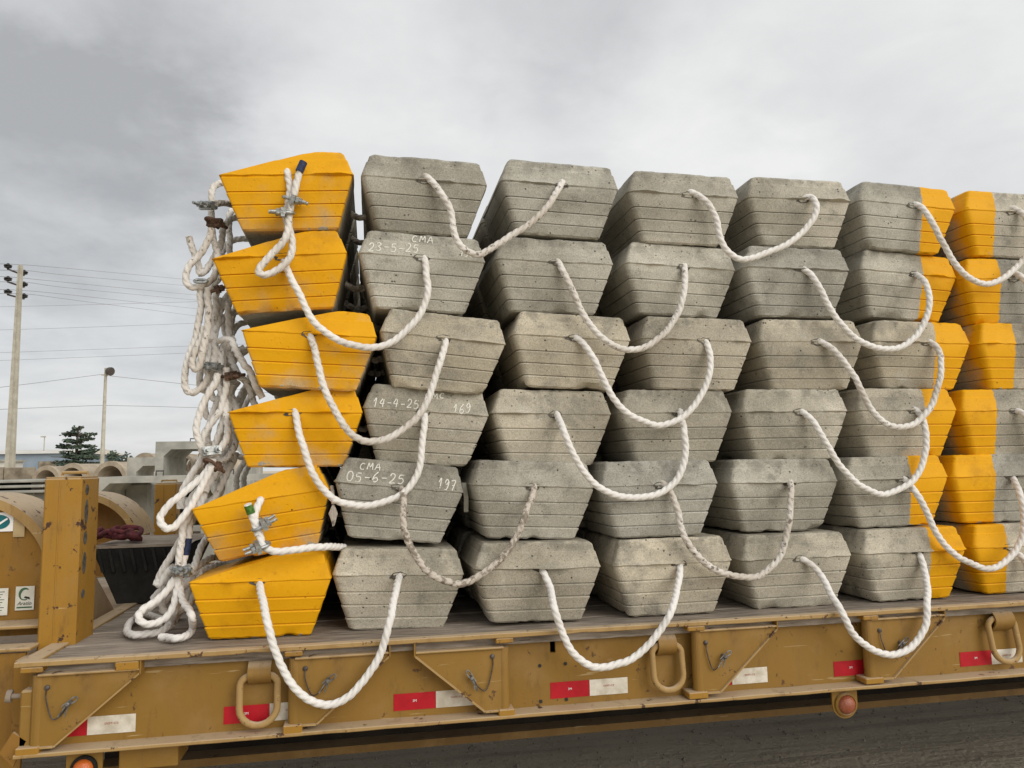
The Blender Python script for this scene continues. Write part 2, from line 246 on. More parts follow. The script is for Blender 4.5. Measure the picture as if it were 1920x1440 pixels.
TANGLE = {'eye_top': [[-0.2612, 0.26, 1.769], [-0.2789, 0.2492, 1.7616], [-0.302, 0.2383, 1.745], [-0.3119, 0.2275, 1.7114], [-0.309, 0.2167, 1.6787], [-0.3082, 0.2058, 1.6395], [-0.303, 0.195, 1.604], [-0.3022, 0.1842, 1.569],
             [-0.2948, 0.1733, 1.5225], [-0.2853, 0.1625, 1.485], [-0.2703, 0.1517, 1.4395], [-0.269, 0.1408, 1.3876], [-0.2719, 0.13, 1.3508], [-0.2872, 0.1275, 1.3245], [-0.3144, 0.125, 1.303],
             [-0.3445, 0.1225, 1.2925], [-0.3692, 0.12, 1.3068], [-0.3757, 0.1175, 1.3341], [-0.3696, 0.115, 1.3628], [-0.3563, 0.1125, 1.3876], [-0.334, 0.11, 1.4096], [-0.3141, 0.1075, 1.4358], [-0.2988, 0.105, 1.465],
             [-0.2855, 0.1025, 1.4964], [-0.2837, 0.1, 1.5231]],
 'free_end': [[-0.38, 0.17, 1.5073], [-0.3692, 0.17, 1.4698], [-0.3566, 0.17, 1.4375], [-0.3404, 0.17, 1.3932], [-0.335, 0.17, 1.3614], [-0.3176, 0.17, 1.3715], [-0.3015, 0.17, 1.3966], [-0.2891, 0.17, 1.4184],
              [-0.2764, 0.182, 1.4545], [-0.2716, 0.206, 1.4841], [-0.2681, 0.23, 1.5369], [-0.2693, 0.254, 1.5733], [-0.2608, 0.278, 1.6017], [-0.253, 0.302, 1.6235], [-0.2333, 0.326, 1.6423], [-0.1957, 0.35, 1.6444]],
 'far_stub': [[-0.2048, 0.5, 1.607], [-0.2311, 0.4833, 1.6009], [-0.2613, 0.4667, 1.5898], [-0.2844, 0.45, 1.572], [-0.2961, 0.4333, 1.5478], [-0.3031, 0.4167, 1.5146], [-0.3033, 0.4, 1.4705]],
 'brown_stub': [[-0.2805, 0.15, 1.6386], [-0.2645, 0.2167, 1.6662], [-0.2448, 0.2833, 1.684], [-0.2116, 0.35, 1.69]],
 'long_bight': [[-0.3213, 0.14, 1.2973], [-0.3266, 0.1415, 1.2648], [-0.3203, 0.1431, 1.2331], [-0.3273, 0.1446, 1.1894], [-0.3323, 0.1462, 1.1459], [-0.3392, 0.1477, 1.1025], [-0.349, 0.1492, 1.0716],
                [-0.3629, 0.1508, 1.0284], [-0.3755, 0.1523, 0.9854], [-0.3788, 0.1538, 0.9538], [-0.3763, 0.1554, 0.9182], [-0.3627, 0.1569, 0.8967], [-0.3463, 0.1585, 0.8926], [-0.3234, 0.16, 0.9065],
                [-0.3057, 0.1708, 0.9282], [-0.2961, 0.1815, 0.9574], [-0.2872, 0.1923, 0.9849], [-0.2821, 0.2031, 1.0157], [-0.2792, 0.2138, 1.0553], [-0.2842, 0.2246, 1.0952], [-0.2871, 0.2354, 1.1301],
                [-0.2829, 0.2462, 1.1654], [-0.2818, 0.2569, 1.2021], [-0.2735, 0.2677, 1.2378], [-0.2659, 0.2785, 1.2681], [-0.2583, 0.2892, 1.2993], [-0.2277, 0.3, 1.327]],
 'narrow_bight': [[-0.2938, 0.12, 1.2932], [-0.2929, 0.12, 1.2536], [-0.2902, 0.12, 1.2225], [-0.291, 0.12, 1.1748], [-0.2918, 0.12, 1.1314], [-0.2975, 0.12, 1.0983], [-0.3046, 0.12, 1.0674], [-0.3086, 0.12, 1.0346],
                  [-0.3135, 0.12, 0.9999], [-0.3212, 0.1225, 0.9818], [-0.333, 0.125, 0.9759], [-0.3424, 0.1275, 0.9884], [-0.3427, 0.13, 1.0153], [-0.3345, 0.1325, 1.0465], [-0.3225, 0.135, 1.0799],
                  [-0.3141, 0.1375, 1.1094], [-0.3059, 0.14, 1.1473]],
 'clamped': [[-0.215, 0.25, 1.1218], [-0.2373, 0.2404, 1.1069], [-0.2532, 0.2307, 1.0859], [-0.2608, 0.2211, 1.0608], [-0.258, 0.2115, 1.0149], [-0.2535, 0.2019, 0.9821], [-0.2552, 0.1922, 0.9369],
             [-0.2501, 0.1826, 0.9047], [-0.236, 0.173, 0.8768], [-0.2258, 0.1633, 0.8481], [-0.2253, 0.1537, 0.8156], [-0.2169, 0.1441, 0.772], [-0.2126, 0.1344, 0.7411], [-0.2178, 0.1248, 0.7085],
             [-0.2316, 0.1204, 0.6812], [-0.2503, 0.1211, 0.6607], [-0.274, 0.1219, 0.6532], [-0.296, 0.1226, 0.6615], [-0.3063, 0.1233, 0.6895], [-0.3175, 0.1241, 0.7196], [-0.3242, 0.1248, 0.7497],
             [-0.3221, 0.1256, 0.7718], [-0.3139, 0.1263, 0.814], [-0.3034, 0.127, 0.8453], [-0.2897, 0.1278, 0.8768], [-0.2747, 0.1285, 0.9073], [-0.26, 0.1293, 0.9278], [-0.2514, 0.13, 0.9647]],
 'clamped_second': [[-0.2283, 0.16, 0.9893], [-0.2254, 0.1583, 0.958], [-0.2246, 0.1567, 0.933], [-0.2255, 0.155, 0.9019], [-0.2324, 0.1533, 0.875], [-0.2373, 0.1517, 0.8472], [-0.2423, 0.15, 0.8256],
                    [-0.2632, 0.1517, 0.7983], [-0.2821, 0.1533, 0.769], [-0.3007, 0.155, 0.7348], [-0.3098, 0.1567, 0.7026], [-0.3056, 0.1583, 0.6724], [-0.2904, 0.16, 0.6621]],
 'clamped_third': [[-0.2333, 0.17, 0.8662], [-0.2346, 0.17, 0.8374], [-0.2356, 0.17, 0.795], [-0.2444, 0.17, 0.7533], [-0.2553, 0.17, 0.7207], [-0.2623, 0.17, 0.6903], [-0.2772, 0.17, 0.6702]],
 'hook': [[-0.2375, 0.3, 1.0077], [-0.2247, 0.3, 0.9535], [-0.2304, 0.3, 0.9253], [-0.2297, 0.3, 0.8929], [-0.2182, 0.3, 0.8713], [-0.2068, 0.3167, 0.8771], [-0.2003, 0.35, 0.902], [-0.1947, 0.3833, 0.9341],
          [-0.1886, 0.4167, 0.9578], [-0.1817, 0.45, 1.0049]],
 'hook_tail': [[-0.1765, 0.42, 0.9673], [-0.1958, 0.42, 0.9278], [-0.2133, 0.42, 0.8862], [-0.2234, 0.42, 0.8571], [-0.2375, 0.42, 0.8215]],
 'back_strand': [[-0.1579, 0.6, 0.952], [-0.1829, 0.5875, 0.9348], [-0.2075, 0.575, 0.907], [-0.2239, 0.5625, 0.8738], [-0.2332, 0.55, 0.8303]],
 'edge_rope': [[-0.2617, 0.2, 1.0998], [-0.2439, 0.178, 1.1027], [-0.2113, 0.156, 1.0952], [-0.1922, 0.134, 1.0637], [-0.1702, 0.112, 1.0244], [-0.1496, 0.09, 0.9887], [-0.1358, 0.096, 0.9774], [-0.1207, 0.102, 0.9486],
               [-0.1093, 0.108, 0.9135], [-0.0989, 0.114, 0.8925], [-0.0848, 0.12, 0.8656]],
 'side_strand': [[-0.2093, 0.35, 1.2512], [-0.2328, 0.3283, 1.244], [-0.2495, 0.3067, 1.2281], [-0.2638, 0.285, 1.2102], [-0.2762, 0.2633, 1.187], [-0.2947, 0.2417, 1.145], [-0.2954, 0.22, 1.1028]],
 'short_strand': [[-0.2664, 0.3, 1.2043], [-0.2657, 0.3, 1.1714], [-0.2568, 0.3, 1.1419], [-0.2439, 0.3, 1.1168]],
 'upper_strand': [[-0.1984, 0.42, 1.22], [-0.2212, 0.39, 1.2047], [-0.2347, 0.36, 1.1763], [-0.2445, 0.33, 1.1427], [-0.2521, 0.3, 1.1167]],
 'thick_strand': [[-0.1838, 0.45, 1.1197], [-0.2134, 0.41, 1.0789], [-0.2338, 0.37, 1.0504], [-0.2427, 0.33, 1.0094], [-0.235, 0.29, 0.9739], [-0.2113, 0.25, 0.9457]],
 'eye_lower': [[-0.2609, 0.12, 0.637], [-0.2618, 0.1143, 0.6191], [-0.2699, 0.1086, 0.5955], [-0.2839, 0.1029, 0.5643], [-0.2951, 0.0971, 0.5341], [-0.3097, 0.0914, 0.5008], [-0.326, 0.0857, 0.4646],
               [-0.3448, 0.08, 0.4405], [-0.3623, 0.0743, 0.4165], [-0.3803, 0.0686, 0.3946], [-0.4004, 0.0629, 0.3909], [-0.4207, 0.0629, 0.4096], [-0.4264, 0.0686, 0.4289], [-0.416, 0.0743, 0.4544],
               [-0.3973, 0.08, 0.4813], [-0.3746, 0.0857, 0.4988], [-0.3571, 0.0914, 0.5155], [-0.3395, 0.0971, 0.5311], [-0.319, 0.1029, 0.5514], [-0.3039, 0.1086, 0.5666], [-0.2868, 0.1143, 0.5859],
               [-0.268, 0.12, 0.6172]],
 'grey_strand': [[-0.2888, 0.17, 0.6724], [-0.3083, 0.1743, 0.6464], [-0.3244, 0.1786, 0.6205], [-0.345, 0.1829, 0.5896], [-0.3641, 0.1871, 0.5547], [-0.3767, 0.1914, 0.5308], [-0.3854, 0.1957, 0.4928],
                 [-0.389, 0.2, 0.4526]],
 'brown_strand': [[-0.3208, 0.12, 0.4745], [-0.3329, 0.12, 0.4416], [-0.3417, 0.12, 0.423], [-0.3603, 0.12, 0.3919], [-0.3614, 0.12, 0.3629], [-0.3667, 0.12, 0.3225], [-0.3693, 0.12, 0.283], [-0.3702, 0.12, 0.2496]],
 'taped': [[-0.3251, 0.15, 0.4633], [-0.3403, 0.1483, 0.4107], [-0.3428, 0.1467, 0.3805], [-0.3471, 0.145, 0.3446], [-0.3546, 0.1433, 0.2906], [-0.3581, 0.1417, 0.2696], [-0.3627, 0.14, 0.2429]],
 'side_low': [[-0.3053, 0.35, 0.3579], [-0.3205, 0.32, 0.3235], [-0.3295, 0.29, 0.2999], [-0.3368, 0.26, 0.2656], [-0.3385, 0.23, 0.2384], [-0.3466, 0.2, 0.2188]],
 'brown_low': [[-0.2566, 0.42, 0.2411], [-0.2896, 0.376, 0.2505], [-0.3062, 0.332, 0.2518], [-0.3217, 0.288, 0.2406], [-0.3393, 0.244, 0.2266], [-0.3485, 0.2, 0.2189]],
 'pale_low': [[-0.2718, 0.45, 0.2167], [-0.291, 0.3875, 0.2146], [-0.3207, 0.325, 0.2103], [-0.338, 0.2625, 0.2087], [-0.3484, 0.2, 0.2149]],
 'thin_bight': [[-0.373, 0.16, 0.3461], [-0.39, 0.172, 0.3182], [-0.4111, 0.184, 0.2814], [-0.4295, 0.196, 0.2523], [-0.4502, 0.208, 0.2183], [-0.4638, 0.22, 0.1937], [-0.4698, 0.216, 0.1769], [-0.4574, 0.212, 0.175],
                [-0.4439, 0.208, 0.1945], [-0.4251, 0.204, 0.2256], [-0.4021, 0.2, 0.2448]],
 'floor_loop': [[-0.3734, 0.16, 0.2253], [-0.3813, 0.1482, 0.2118], [-0.3928, 0.1365, 0.1966], [-0.4038, 0.1247, 0.1702], [-0.4238, 0.1129, 0.1465], [-0.4494, 0.1012, 0.1235], [-0.4791, 0.0894, 0.1084],
                [-0.4902, 0.0776, 0.0932], [-0.4863, 0.0659, 0.0762], [-0.4709, 0.0653, 0.0626], [-0.448, 0.0759, 0.0556], [-0.4322, 0.0865, 0.0581], [-0.4075, 0.0971, 0.0677], [-0.3917, 0.1076, 0.0844],
                [-0.3841, 0.1182, 0.1115], [-0.3786, 0.1288, 0.1493], [-0.3739, 0.1394, 0.1915], [-0.3726, 0.15, 0.215]],
 'deck_coil': [[-0.389, 0.2, 0.1814], [-0.4114, 0.1867, 0.1591], [-0.4531, 0.1733, 0.1189], [-0.4944, 0.16, 0.0889], [-0.6019, 0.443, 0.016], [-0.5937, 0.3409, 0.015], [-0.5696, 0.2315, 0.014], [-0.5444, 0.1601, 0.014],
               [-0.5098, 0.115, 0.014], [-0.4835, 0.1165, 0.014], [-0.4591, 0.1364, 0.014], [-0.4412, 0.1538, 0.015], [-0.428, 0.1843, 0.02], [-0.4143, 0.2129, 0.04], [-0.3872, 0.15, 0.0803], [-0.3768, 0.155, 0.1239],
               [-0.3719, 0.16, 0.171]],
 'deck_end': [[-0.4108, 0.0571, 0.015], [-0.3838, 0.0457, 0.014], [-0.3494, 0.0152, 0.014], [-0.3267, 0.0386, 0.014], [-0.3163, 0.0873, 0.016], [-0.3126, 0.1186, 0.03], [-0.2959, 0.02, 0.0801], [-0.3168, 0.055, 0.1042],
              [-0.3414, 0.09, 0.1218], [-0.3632, 0.125, 0.153], [-0.3724, 0.16, 0.1904]],
 'far_drop': [[-0.2738, 0.6, 0.6748], [-0.3044, 0.625, 0.6524], [-0.3284, 0.65, 0.6226], [-0.3435, 0.675, 0.5864], [-0.3563, 0.7, 0.5451], [-0.3597, 0.725, 0.4876], [-0.3541, 0.75, 0.4341]],
 'far_pair': [[-0.2308, 0.7, 0.6427], [-0.2594, 0.725, 0.6073], [-0.2774, 0.75, 0.5665], [-0.2832, 0.775, 0.5215], [-0.2804, 0.8, 0.466]],
 'far_pair_b': [[-0.2197, 0.75, 0.6333], [-0.2495, 0.7833, 0.579], [-0.2587, 0.8167, 0.5408], [-0.258, 0.85, 0.4758]],
 'knot': [[-0.2042, 0.5, 0.6491], [-0.2315, 0.49, 0.6539], [-0.2638, 0.48, 0.6678], [-0.2766, 0.47, 0.6544], [-0.2576, 0.46, 0.6405], [-0.2329, 0.45, 0.6623]],
 'cluster_e': [[-0.2748, 0.28, 1.288], [-0.2851, 0.2667, 1.2192], [-0.2971, 0.2533, 1.1514], [-0.2969, 0.24, 1.0847], [-0.3051, 0.2267, 1.0358], [-0.3093, 0.2133, 0.9959], [-0.2979, 0.2, 0.9607]],
 'cluster_f': [[-0.2175, 0.24, 0.936], [-0.234, 0.2486, 0.8902], [-0.2265, 0.2571, 0.8421], [-0.2432, 0.2657, 0.8004], [-0.2681, 0.2743, 0.7693], [-0.2607, 0.2829, 0.7231], [-0.2454, 0.2914, 0.6893],
               [-0.2302, 0.3, 0.6638]],
 'cluster_g': [[-0.2713, 0.22, 0.6629], [-0.2533, 0.2133, 0.6173], [-0.2744, 0.2067, 0.5748], [-0.2953, 0.2, 0.5307], [-0.3119, 0.1933, 0.4809], [-0.3322, 0.1867, 0.4317], [-0.3487, 0.18, 0.3929]],
 'floor_back': [[-0.3912, 0.3, 0.1811], [-0.3721, 0.28, 0.1427], [-0.3779, 0.26, 0.1003], [-0.4513, 0.5005, 0.016], [-0.4629, 0.3977, 0.015], [-0.5246, 0.4371, 0.015], [-0.5843, 0.5389, 0.016], [-0.6271, 0.6492, 0.02]],
 'cluster_a': [[-0.2109, 0.32, 0.9536], [-0.228, 0.3033, 0.9213], [-0.2365, 0.2867, 0.8809], [-0.2265, 0.27, 0.8325], [-0.2086, 0.2533, 0.7888], [-0.2087, 0.2367, 0.7354], [-0.2247, 0.22, 0.6933]],
 'cluster_b': [[-0.2938, 0.24, 0.9528], [-0.3013, 0.232, 0.9181], [-0.289, 0.224, 0.8816], [-0.2673, 0.216, 0.8662], [-0.2463, 0.208, 0.8738], [-0.2336, 0.2, 0.9002]],
 'cluster_c': [[-0.2115, 0.3, 0.7446], [-0.22, 0.2829, 0.7057], [-0.2404, 0.2657, 0.6717], [-0.2645, 0.2486, 0.6467], [-0.2724, 0.2314, 0.6177], [-0.28, 0.2143, 0.5809], [-0.2914, 0.1971, 0.5509],
               [-0.2984, 0.18, 0.5112]],
 'cluster_d': [[-0.3142, 0.25, 0.8904], [-0.3232, 0.25, 0.8525], [-0.3163, 0.25, 0.8146], [-0.2961, 0.25, 0.7976], [-0.2725, 0.25, 0.8101]],
 'shadow_coil': [[-0.4106, 0.26, 0.1736], [-0.4108, 0.25, 0.1294], [-0.4013, 0.24, 0.0812], [-0.4036, 0.23, 0.0439], [-0.4191, 0.22, 0.0155], [-0.4445, 0.21, 0.0113], [-0.4556, 0.2, 0.0332]],
 'shadow_tail': [[-0.4495, 0.35, 0.2281], [-0.4652, 0.34, 0.1788], [-0.4847, 0.33, 0.1343], [-0.5047, 0.32, 0.1126], [-0.4861, 0.31, 0.0972], [-0.4534, 0.3, 0.1174]],
 'face_eye': [[0.0672, -0.045, 1.7439], [0.0581, -0.0475, 1.7131], [0.0454, -0.05, 1.6595], [0.0365, -0.0525, 1.6167], [0.0277, -0.055, 1.5742], [0.0227, -0.0575, 1.5423], [0.0198, -0.06, 1.4903],
              [0.0129, -0.0625, 1.4587], [-0.0053, -0.065, 1.4229], [-0.0364, -0.0675, 1.3828], [-0.0636, -0.07, 1.3471], [-0.0796, -0.0725, 1.322], [-0.0789, -0.075, 1.3055], [-0.0628, -0.0704, 1.3012],
              [-0.0355, -0.0658, 1.3132], [-0.0044, -0.0612, 1.3334], [0.0211, -0.0567, 1.3657], [0.0316, -0.0521, 1.4017], [0.0306, -0.0475, 1.4438], [0.0219, -0.0429, 1.4857], [0.0093, -0.0383, 1.5318],
              [0.0139, -0.0337, 1.581], [0.0185, -0.0292, 1.6348], [0.0135, -0.0246, 1.6884], [0.0087, -0.02, 1.7172], [-0.0019, 0.04, 1.7407]],
 'face_tail': [[-0.0792, 0.07, 0.4839], [-0.0741, 0.02, 0.4839], [-0.0831, -0.005, 0.4548], [-0.0877, -0.02, 0.4237], [-0.0747, -0.03, 0.3901], [-0.0643, -0.035, 0.3566], [-0.0553, -0.045, 0.3311],
               [-0.0296, -0.06, 0.315], [0.0067, -0.06, 0.3081], [0.0552, -0.055, 0.3112], [0.1054, -0.04, 0.3133], [0.1506, -0.02, 0.3134], [0.1859, 0.03, 0.3089], [0.2214, 0.12, 0.2964]],
 'face_tape': [[-0.1108, -0.03, 0.4757], [-0.1039, -0.025, 0.4565], [-0.0925, -0.025, 0.4279], [-0.0802, -0.03, 0.3941], [-0.0676, -0.038, 0.3607]],
 'frayed': [[0.174, 0.12, 0.5278], [0.1792, 0.1, 0.4919], [0.1819, 0.09, 0.4621], [0.1846, 0.08, 0.4226], [0.183, 0.08, 0.383]],
 'strap': [[0.6887, 0.15, 0.53], [0.6936, 0.16, 0.4766], [0.6984, 0.17, 0.4124]]}
F = {'flange_top': [0.2961, -0.162, -0.2777],
 'flange_bot': [0.2961, -0.162, -0.2898],
 'flange_r': [2.9033, -0.162, -0.2628],
 'B1': [[-0.7362, -0.15, -0.0433], [-0.4178, -0.15, -0.0347], [-0.6648, -0.15, -0.26], [-0.7261, -0.15, -0.2613]],
 'B2': [[0.0567, -0.15, -0.0416], [0.3838, -0.15, -0.034], [0.1426, -0.15, -0.2556], [0.0595, -0.15, -0.2559]],
 'B3': [[0.8039, -0.15, -0.0454], [0.4754, -0.15, -0.0433], [0.7181, -0.15, -0.2597], [0.7942, -0.15, -0.26]],
 'B4': [[1.512, -0.15, -0.0307], [1.8448, -0.15, -0.03], [1.603, -0.15, -0.2581], [1.5224, -0.15, -0.2543]],
 'B5': [[2.2395, -0.15, -0.0278], [2.5761, -0.15, -0.0296], [2.3311, -0.15, -0.258], [2.2311, -0.15, -0.2532]],
 'R1': [[-0.1208, -0.14, -0.0775], [0.0242, -0.14, -0.2649]],
 'R1m': [[-0.084, -0.14, -0.0419], [-0.0088, -0.14, -0.13]],
 'R2': [[1.3398, -0.14, -0.067], [1.4783, -0.14, -0.2558]],
 'R2m': [[1.3745, -0.14, -0.0364], [1.4462, -0.14, -0.1273]],
 'R3': [[2.786, -0.14, -0.049], [2.9342, -0.14, -0.2495]],
 'R3m': [[2.8263, -0.14, -0.0237], [2.9174, -0.14, -0.1219]],
 'tape': [[-0.6882, -0.092, -0.2286], [-0.5896, -0.092, -0.2315], [-0.4389, -0.092, -0.2351], [-0.1634, -0.092, -0.2259], [-0.0167, -0.092, -0.2355], [0.1331, -0.092, -0.2364], [0.4017, -0.092, -0.2263],
          [0.5494, -0.092, -0.2318], [0.708, -0.092, -0.2325], [0.9677, -0.092, -0.2252], [1.1152, -0.092, -0.2301], [1.2635, -0.092, -0.2329], [1.546, -0.092, -0.2275], [1.6812, -0.092, -0.2289],
          [1.832, -0.092, -0.2333], [2.1113, -0.092, -0.2239], [2.2613, -0.092, -0.2277], [2.685, -0.092, -0.222], [2.831, -0.092, -0.2229], [2.977, -0.092, -0.2236]],
 'tapez': [[0.9684, -0.092, -0.1971], [0.967, -0.092, -0.2533]],
 'slot': [[0.9803, -0.092, -0.0408], [0.9791, -0.092, -0.0882]],
 'holes': [[0.9298, -0.092, -0.1343], [1.0264, -0.092, -0.133], [0.9309, -0.092, -0.26], [1.0271, -0.092, -0.2596]],
 'light2': [[2.1407, -0.12, -0.353], [2.0825, -0.12, -0.3009], [2.1897, -0.12, -0.4086], [2.1041, -0.12, -0.3503]],
 'light1': [[-0.5848, -0.12, -0.3492], [-0.6398, -0.12, -0.3085], [-0.5322, -0.12, -0.3178], [-0.6178, -0.12, -0.3463]],
 'under': [[-0.4858, -0.1, -0.3157], [-0.3042, -0.1, -0.3716]],
 'inner': [[1.3604, 0.4, -0.523], [1.3597, 0.4, -0.543], [-0.0236, 0.4, -0.5046], [3.0906, 0.4, -0.5269]],
 'gplate': [[-0.9247, 0.06, 0.057], [-0.8116, 0.06, 0.0505], [-0.8689, -0.02, -0.3581], [-0.8134, -0.02, -0.363]],
 'fend': [[-1.053, 0.3, 0.526], [-0.9786, 0.3, 0.4941], [-0.9102, 0.3, 0.4023]],
 'fend2': [[-1.1696, 1.6, 0.4947], [-0.9847, 1.6, 0.4381], [-0.8998, 1.6, 0.3346], [-0.8504, 1.6, 0.2379]],
 'stick_oval': [[-1.0481, 0.297, 0.4545], [-1.0012, 0.297, 0.3838]],
 'stick_doc': [[-1.0341, 0.297, 0.1756], [-1.0042, 0.297, 0.0774]],
 'stick_logo': [[-0.9804, 0.297, 0.1789], [-0.9167, 0.297, 0.0921]],
 'tabs': [[[-0.7685, -0.165, -0.0079], [-0.703, -0.165, -0.0334]], [[-0.4908, -0.165, -0.0212], [-0.4195, -0.165, -0.0476]], [[0.037, -0.165, -0.0038], [0.0962, -0.165, -0.0301]],
          [[0.7578, -0.165, -0.0026], [0.8207, -0.165, -0.0284]], [[1.4813, -0.165, 0.0011], [1.55, -0.165, -0.0259]], [[2.212, -0.165, -0.0012], [2.2778, -0.165, -0.025]]],
 'btabs': [[[-0.7716, -0.165, -0.257], [-0.7037, -0.165, -0.2867]], [[0.0354, -0.165, -0.2526], [0.0974, -0.165, -0.2831]], [[0.765, -0.165, -0.2569], [0.8216, -0.165, -0.281]],
           [[1.4759, -0.165, -0.2505], [1.5524, -0.165, -0.275]], [[2.2043, -0.165, -0.2494], [2.2834, -0.165, -0.2727]]],
 'rivet': [[-0.6912, -0.158, -0.0818], [0.1048, -0.158, -0.0758], [0.7463, -0.158, -0.0766], [1.555, -0.158, -0.0779], [2.286, -0.158, -0.0755]],
 'pin': [[-0.621, -0.158, -0.131], [0.1803, -0.158, -0.1158], [0.6695, -0.158, -0.1404], [1.6208, -0.158, -0.1284], [2.3713, -0.158, -0.1252]],
 'black': [[-0.9223, 0.88, 0.2338], [-0.55, 0.88, 0.2748], [-0.8175, 0.88, -0.0112]],
 'redrope': [[-0.9934, 1.1, 0.2778], [-0.8073, 1.1, 0.2558]]}
BG = {'culvert_big': [-3.331, -1.765, 0.567, 1.115, 11.0],
 'culvert_back': [-4.96, -2.935, 0.372, 0.924, 15.0],
 'culvert_long': [-3.464, -1.01, 0.316, 0.538, 8.5],
 'bucket': [-3.41, -3.012, 0.295, 0.448, 9.6],
 'wall': [-11.274, -10.419, 0.425, 0.819, 24.0],
 'build': [-32.44, -28.298, 1.075, 2.506, 75.0],
 'roof': [-32.42, -28.406, 2.518, 2.86, 75.0],
 'pole': [[-15.626, -15.636, 1.066, 10.084, 34.0]],
 'lamp': [-13.663, -13.673, 1.061, 6.154, 40.0],
 'farlamp': [-32.001, -31.975, 2.657, 4.263, 80.0],
 'tree': [-18.08, -15.318, 0.857, 3.246, 45.0],
 'lefttree': [-19.391, -18.386, 0.892, 2.928, 40.0],
 'bush': [-19.908, -18.049, 0.864, 2.356, 60.0],
 'shed': [-28.221, -26.828, 0.824, 1.878, 60.0],
 'pipes': [[-8.13, 19.0, 0.3379, 0], [-7.511, 19.0, 0.3521, 0], [-6.2526, 18.0, 0.3567, 0], [-5.9888, 20.0, 0.6735, 0], [-4.7372, 20.0, 0.6497, 0]],
 'slabs': [[-4.55, -3.716, 0.493, 0.527, 7.5], [-4.547, -3.712, 0.428, 0.441, 7.5], [-4.543, -3.709, 0.363, 0.382, 7.5], [-3.47, -1.585, 0.085, 0.114, 10.5], [-3.508, -1.583, -0.009, -0.011, 10.5],
           [-3.405, -1.581, -0.176, -0.126, 10.5], [-3.397, -1.578, -0.401, -0.304, 10.5]],
 'smallpipes': [[-3.2699, 13.0, 0.7188], [-3.1485, 13.0, 0.6534], [-2.0194, 9.0, 0.3659]]}
WIRES = [[[-13.669, 26.0, 7.995], [-15.703, 33.5, 9.995], [-18.355, 52.0, 14.466], [-10.903, 90.0, 22.577]], [[-14.625, 28.0, 8.241], [-15.673, 35.0, 10.098], [-18.676, 53.0, 14.222], [-11.135, 92.0, 22.375]],
 [[-13.645, 26.0, 7.553], [-15.674, 33.5, 9.408], [-18.316, 52.0, 13.452], [-10.876, 90.0, 20.727]], [[-14.6, 28.0, 7.789], [-15.646, 35.0, 9.537], [-18.641, 53.0, 13.305], [-11.108, 92.0, 20.555]],
 [[-13.618, 26.0, 7.055], [-15.645, 33.5, 8.824], [-18.283, 52.0, 12.592], [-10.848, 90.0, 18.884]], [[-14.576, 28.0, 7.339], [-15.62, 35.0, 8.978], [-18.607, 53.0, 12.43], [-11.073, 92.0, 18.206]],
 [[-30.699, 60.0, 13.321], [-20.975, 60.0, 13.785], [-7.263, 60.0, 14.535]], [[-30.599, 60.0, 11.508], [-20.906, 60.0, 11.996], [-7.237, 60.0, 12.798]],
 [[-30.502, 60.0, 9.746], [-20.837, 60.0, 10.218], [-7.208, 60.0, 10.894]], [[-30.468, 60.0, 9.134], [-20.814, 60.0, 9.628], [-7.2, 60.0, 10.365]], [[-17.657, 34.0, 4.246], [-15.899, 37.0, 4.986], [-13.791, 40.0, 5.81]],
 [[-13.79, 40.0, 5.781], [-11.129, 40.0, 5.474], [-4.77, 40.0, 4.779]], [[-17.611, 34.0, 3.418], [-15.844, 37.0, 3.788], [-13.729, 40.0, 4.157]], [[-13.729, 40.0, 4.157], [-11.086, 40.0, 4.091], [-4.756, 40.0, 3.862]]]
INS = [[[-15.6993, 33.5, 9.9213], [-15.6693, 35.0, 10.0212]], [[-15.6704, 33.5, 9.335], [-15.6427, 35.0, 9.4604]], [[-15.6417, 33.5, 8.7508], [-15.6163, 35.0, 8.9014]]]
POLE = [[-15.636, 34.0, 10.0835], [-15.4013, 34.0, 0.8267]]
LAMP = [[-13.7519, 40.0, 6.1537], [-13.575, 40.0, 0.7809]]
CHALK = [((2, 1), '23-5-25', [-0.209, 0.2123], [-0.0123, 0.2227], 0.034), ((2, 1), 'CMA', [-0.047, 0.2644], [0.0439, 0.2638], 0.028), ((2, 1), '198', [0.1436, 0.223], [0.1985, 0.2189], 0.028),
 ((4, 1), '14-4-25', [-0.2086, 0.2081], [-0.0274, 0.2149], 0.034), ((4, 1), '169', [0.1002, 0.2052], [0.1755, 0.2126], 0.038), ((4, 1), 'CMC', [-0.0118, 0.2578], [0.0713, 0.2618], 0.02),
 ((5, 1), 'CMA', [-0.1607, 0.2584], [-0.0749, 0.2619], 0.026), ((5, 1), '05-6-25', [-0.205, 0.2104], [0.0187, 0.2192], 0.036), ((5, 1), '197', [0.1423, 0.2133], [0.2156, 0.205], 0.038)]
STRIPE = {(1, 5): [0.0768, 1.0],
 (1, 6): [-1.0, -0.0866],
 (2, 5): [0.0698, 1.0],
 (2, 6): [-1.0, -0.0577],
 (3, 5): [0.0703, 1.0],
 (3, 6): [-1.0, -0.061],
 (4, 5): [0.0866, 1.0],
 (4, 6): [-1.0, -0.0642],
 (5, 5): [0.0646, 1.0],
 (5, 6): [-1.0, -0.0266],
 (6, 5): [0.0751, 1.0],
 (6, 6): [-1.0, -0.0706]}
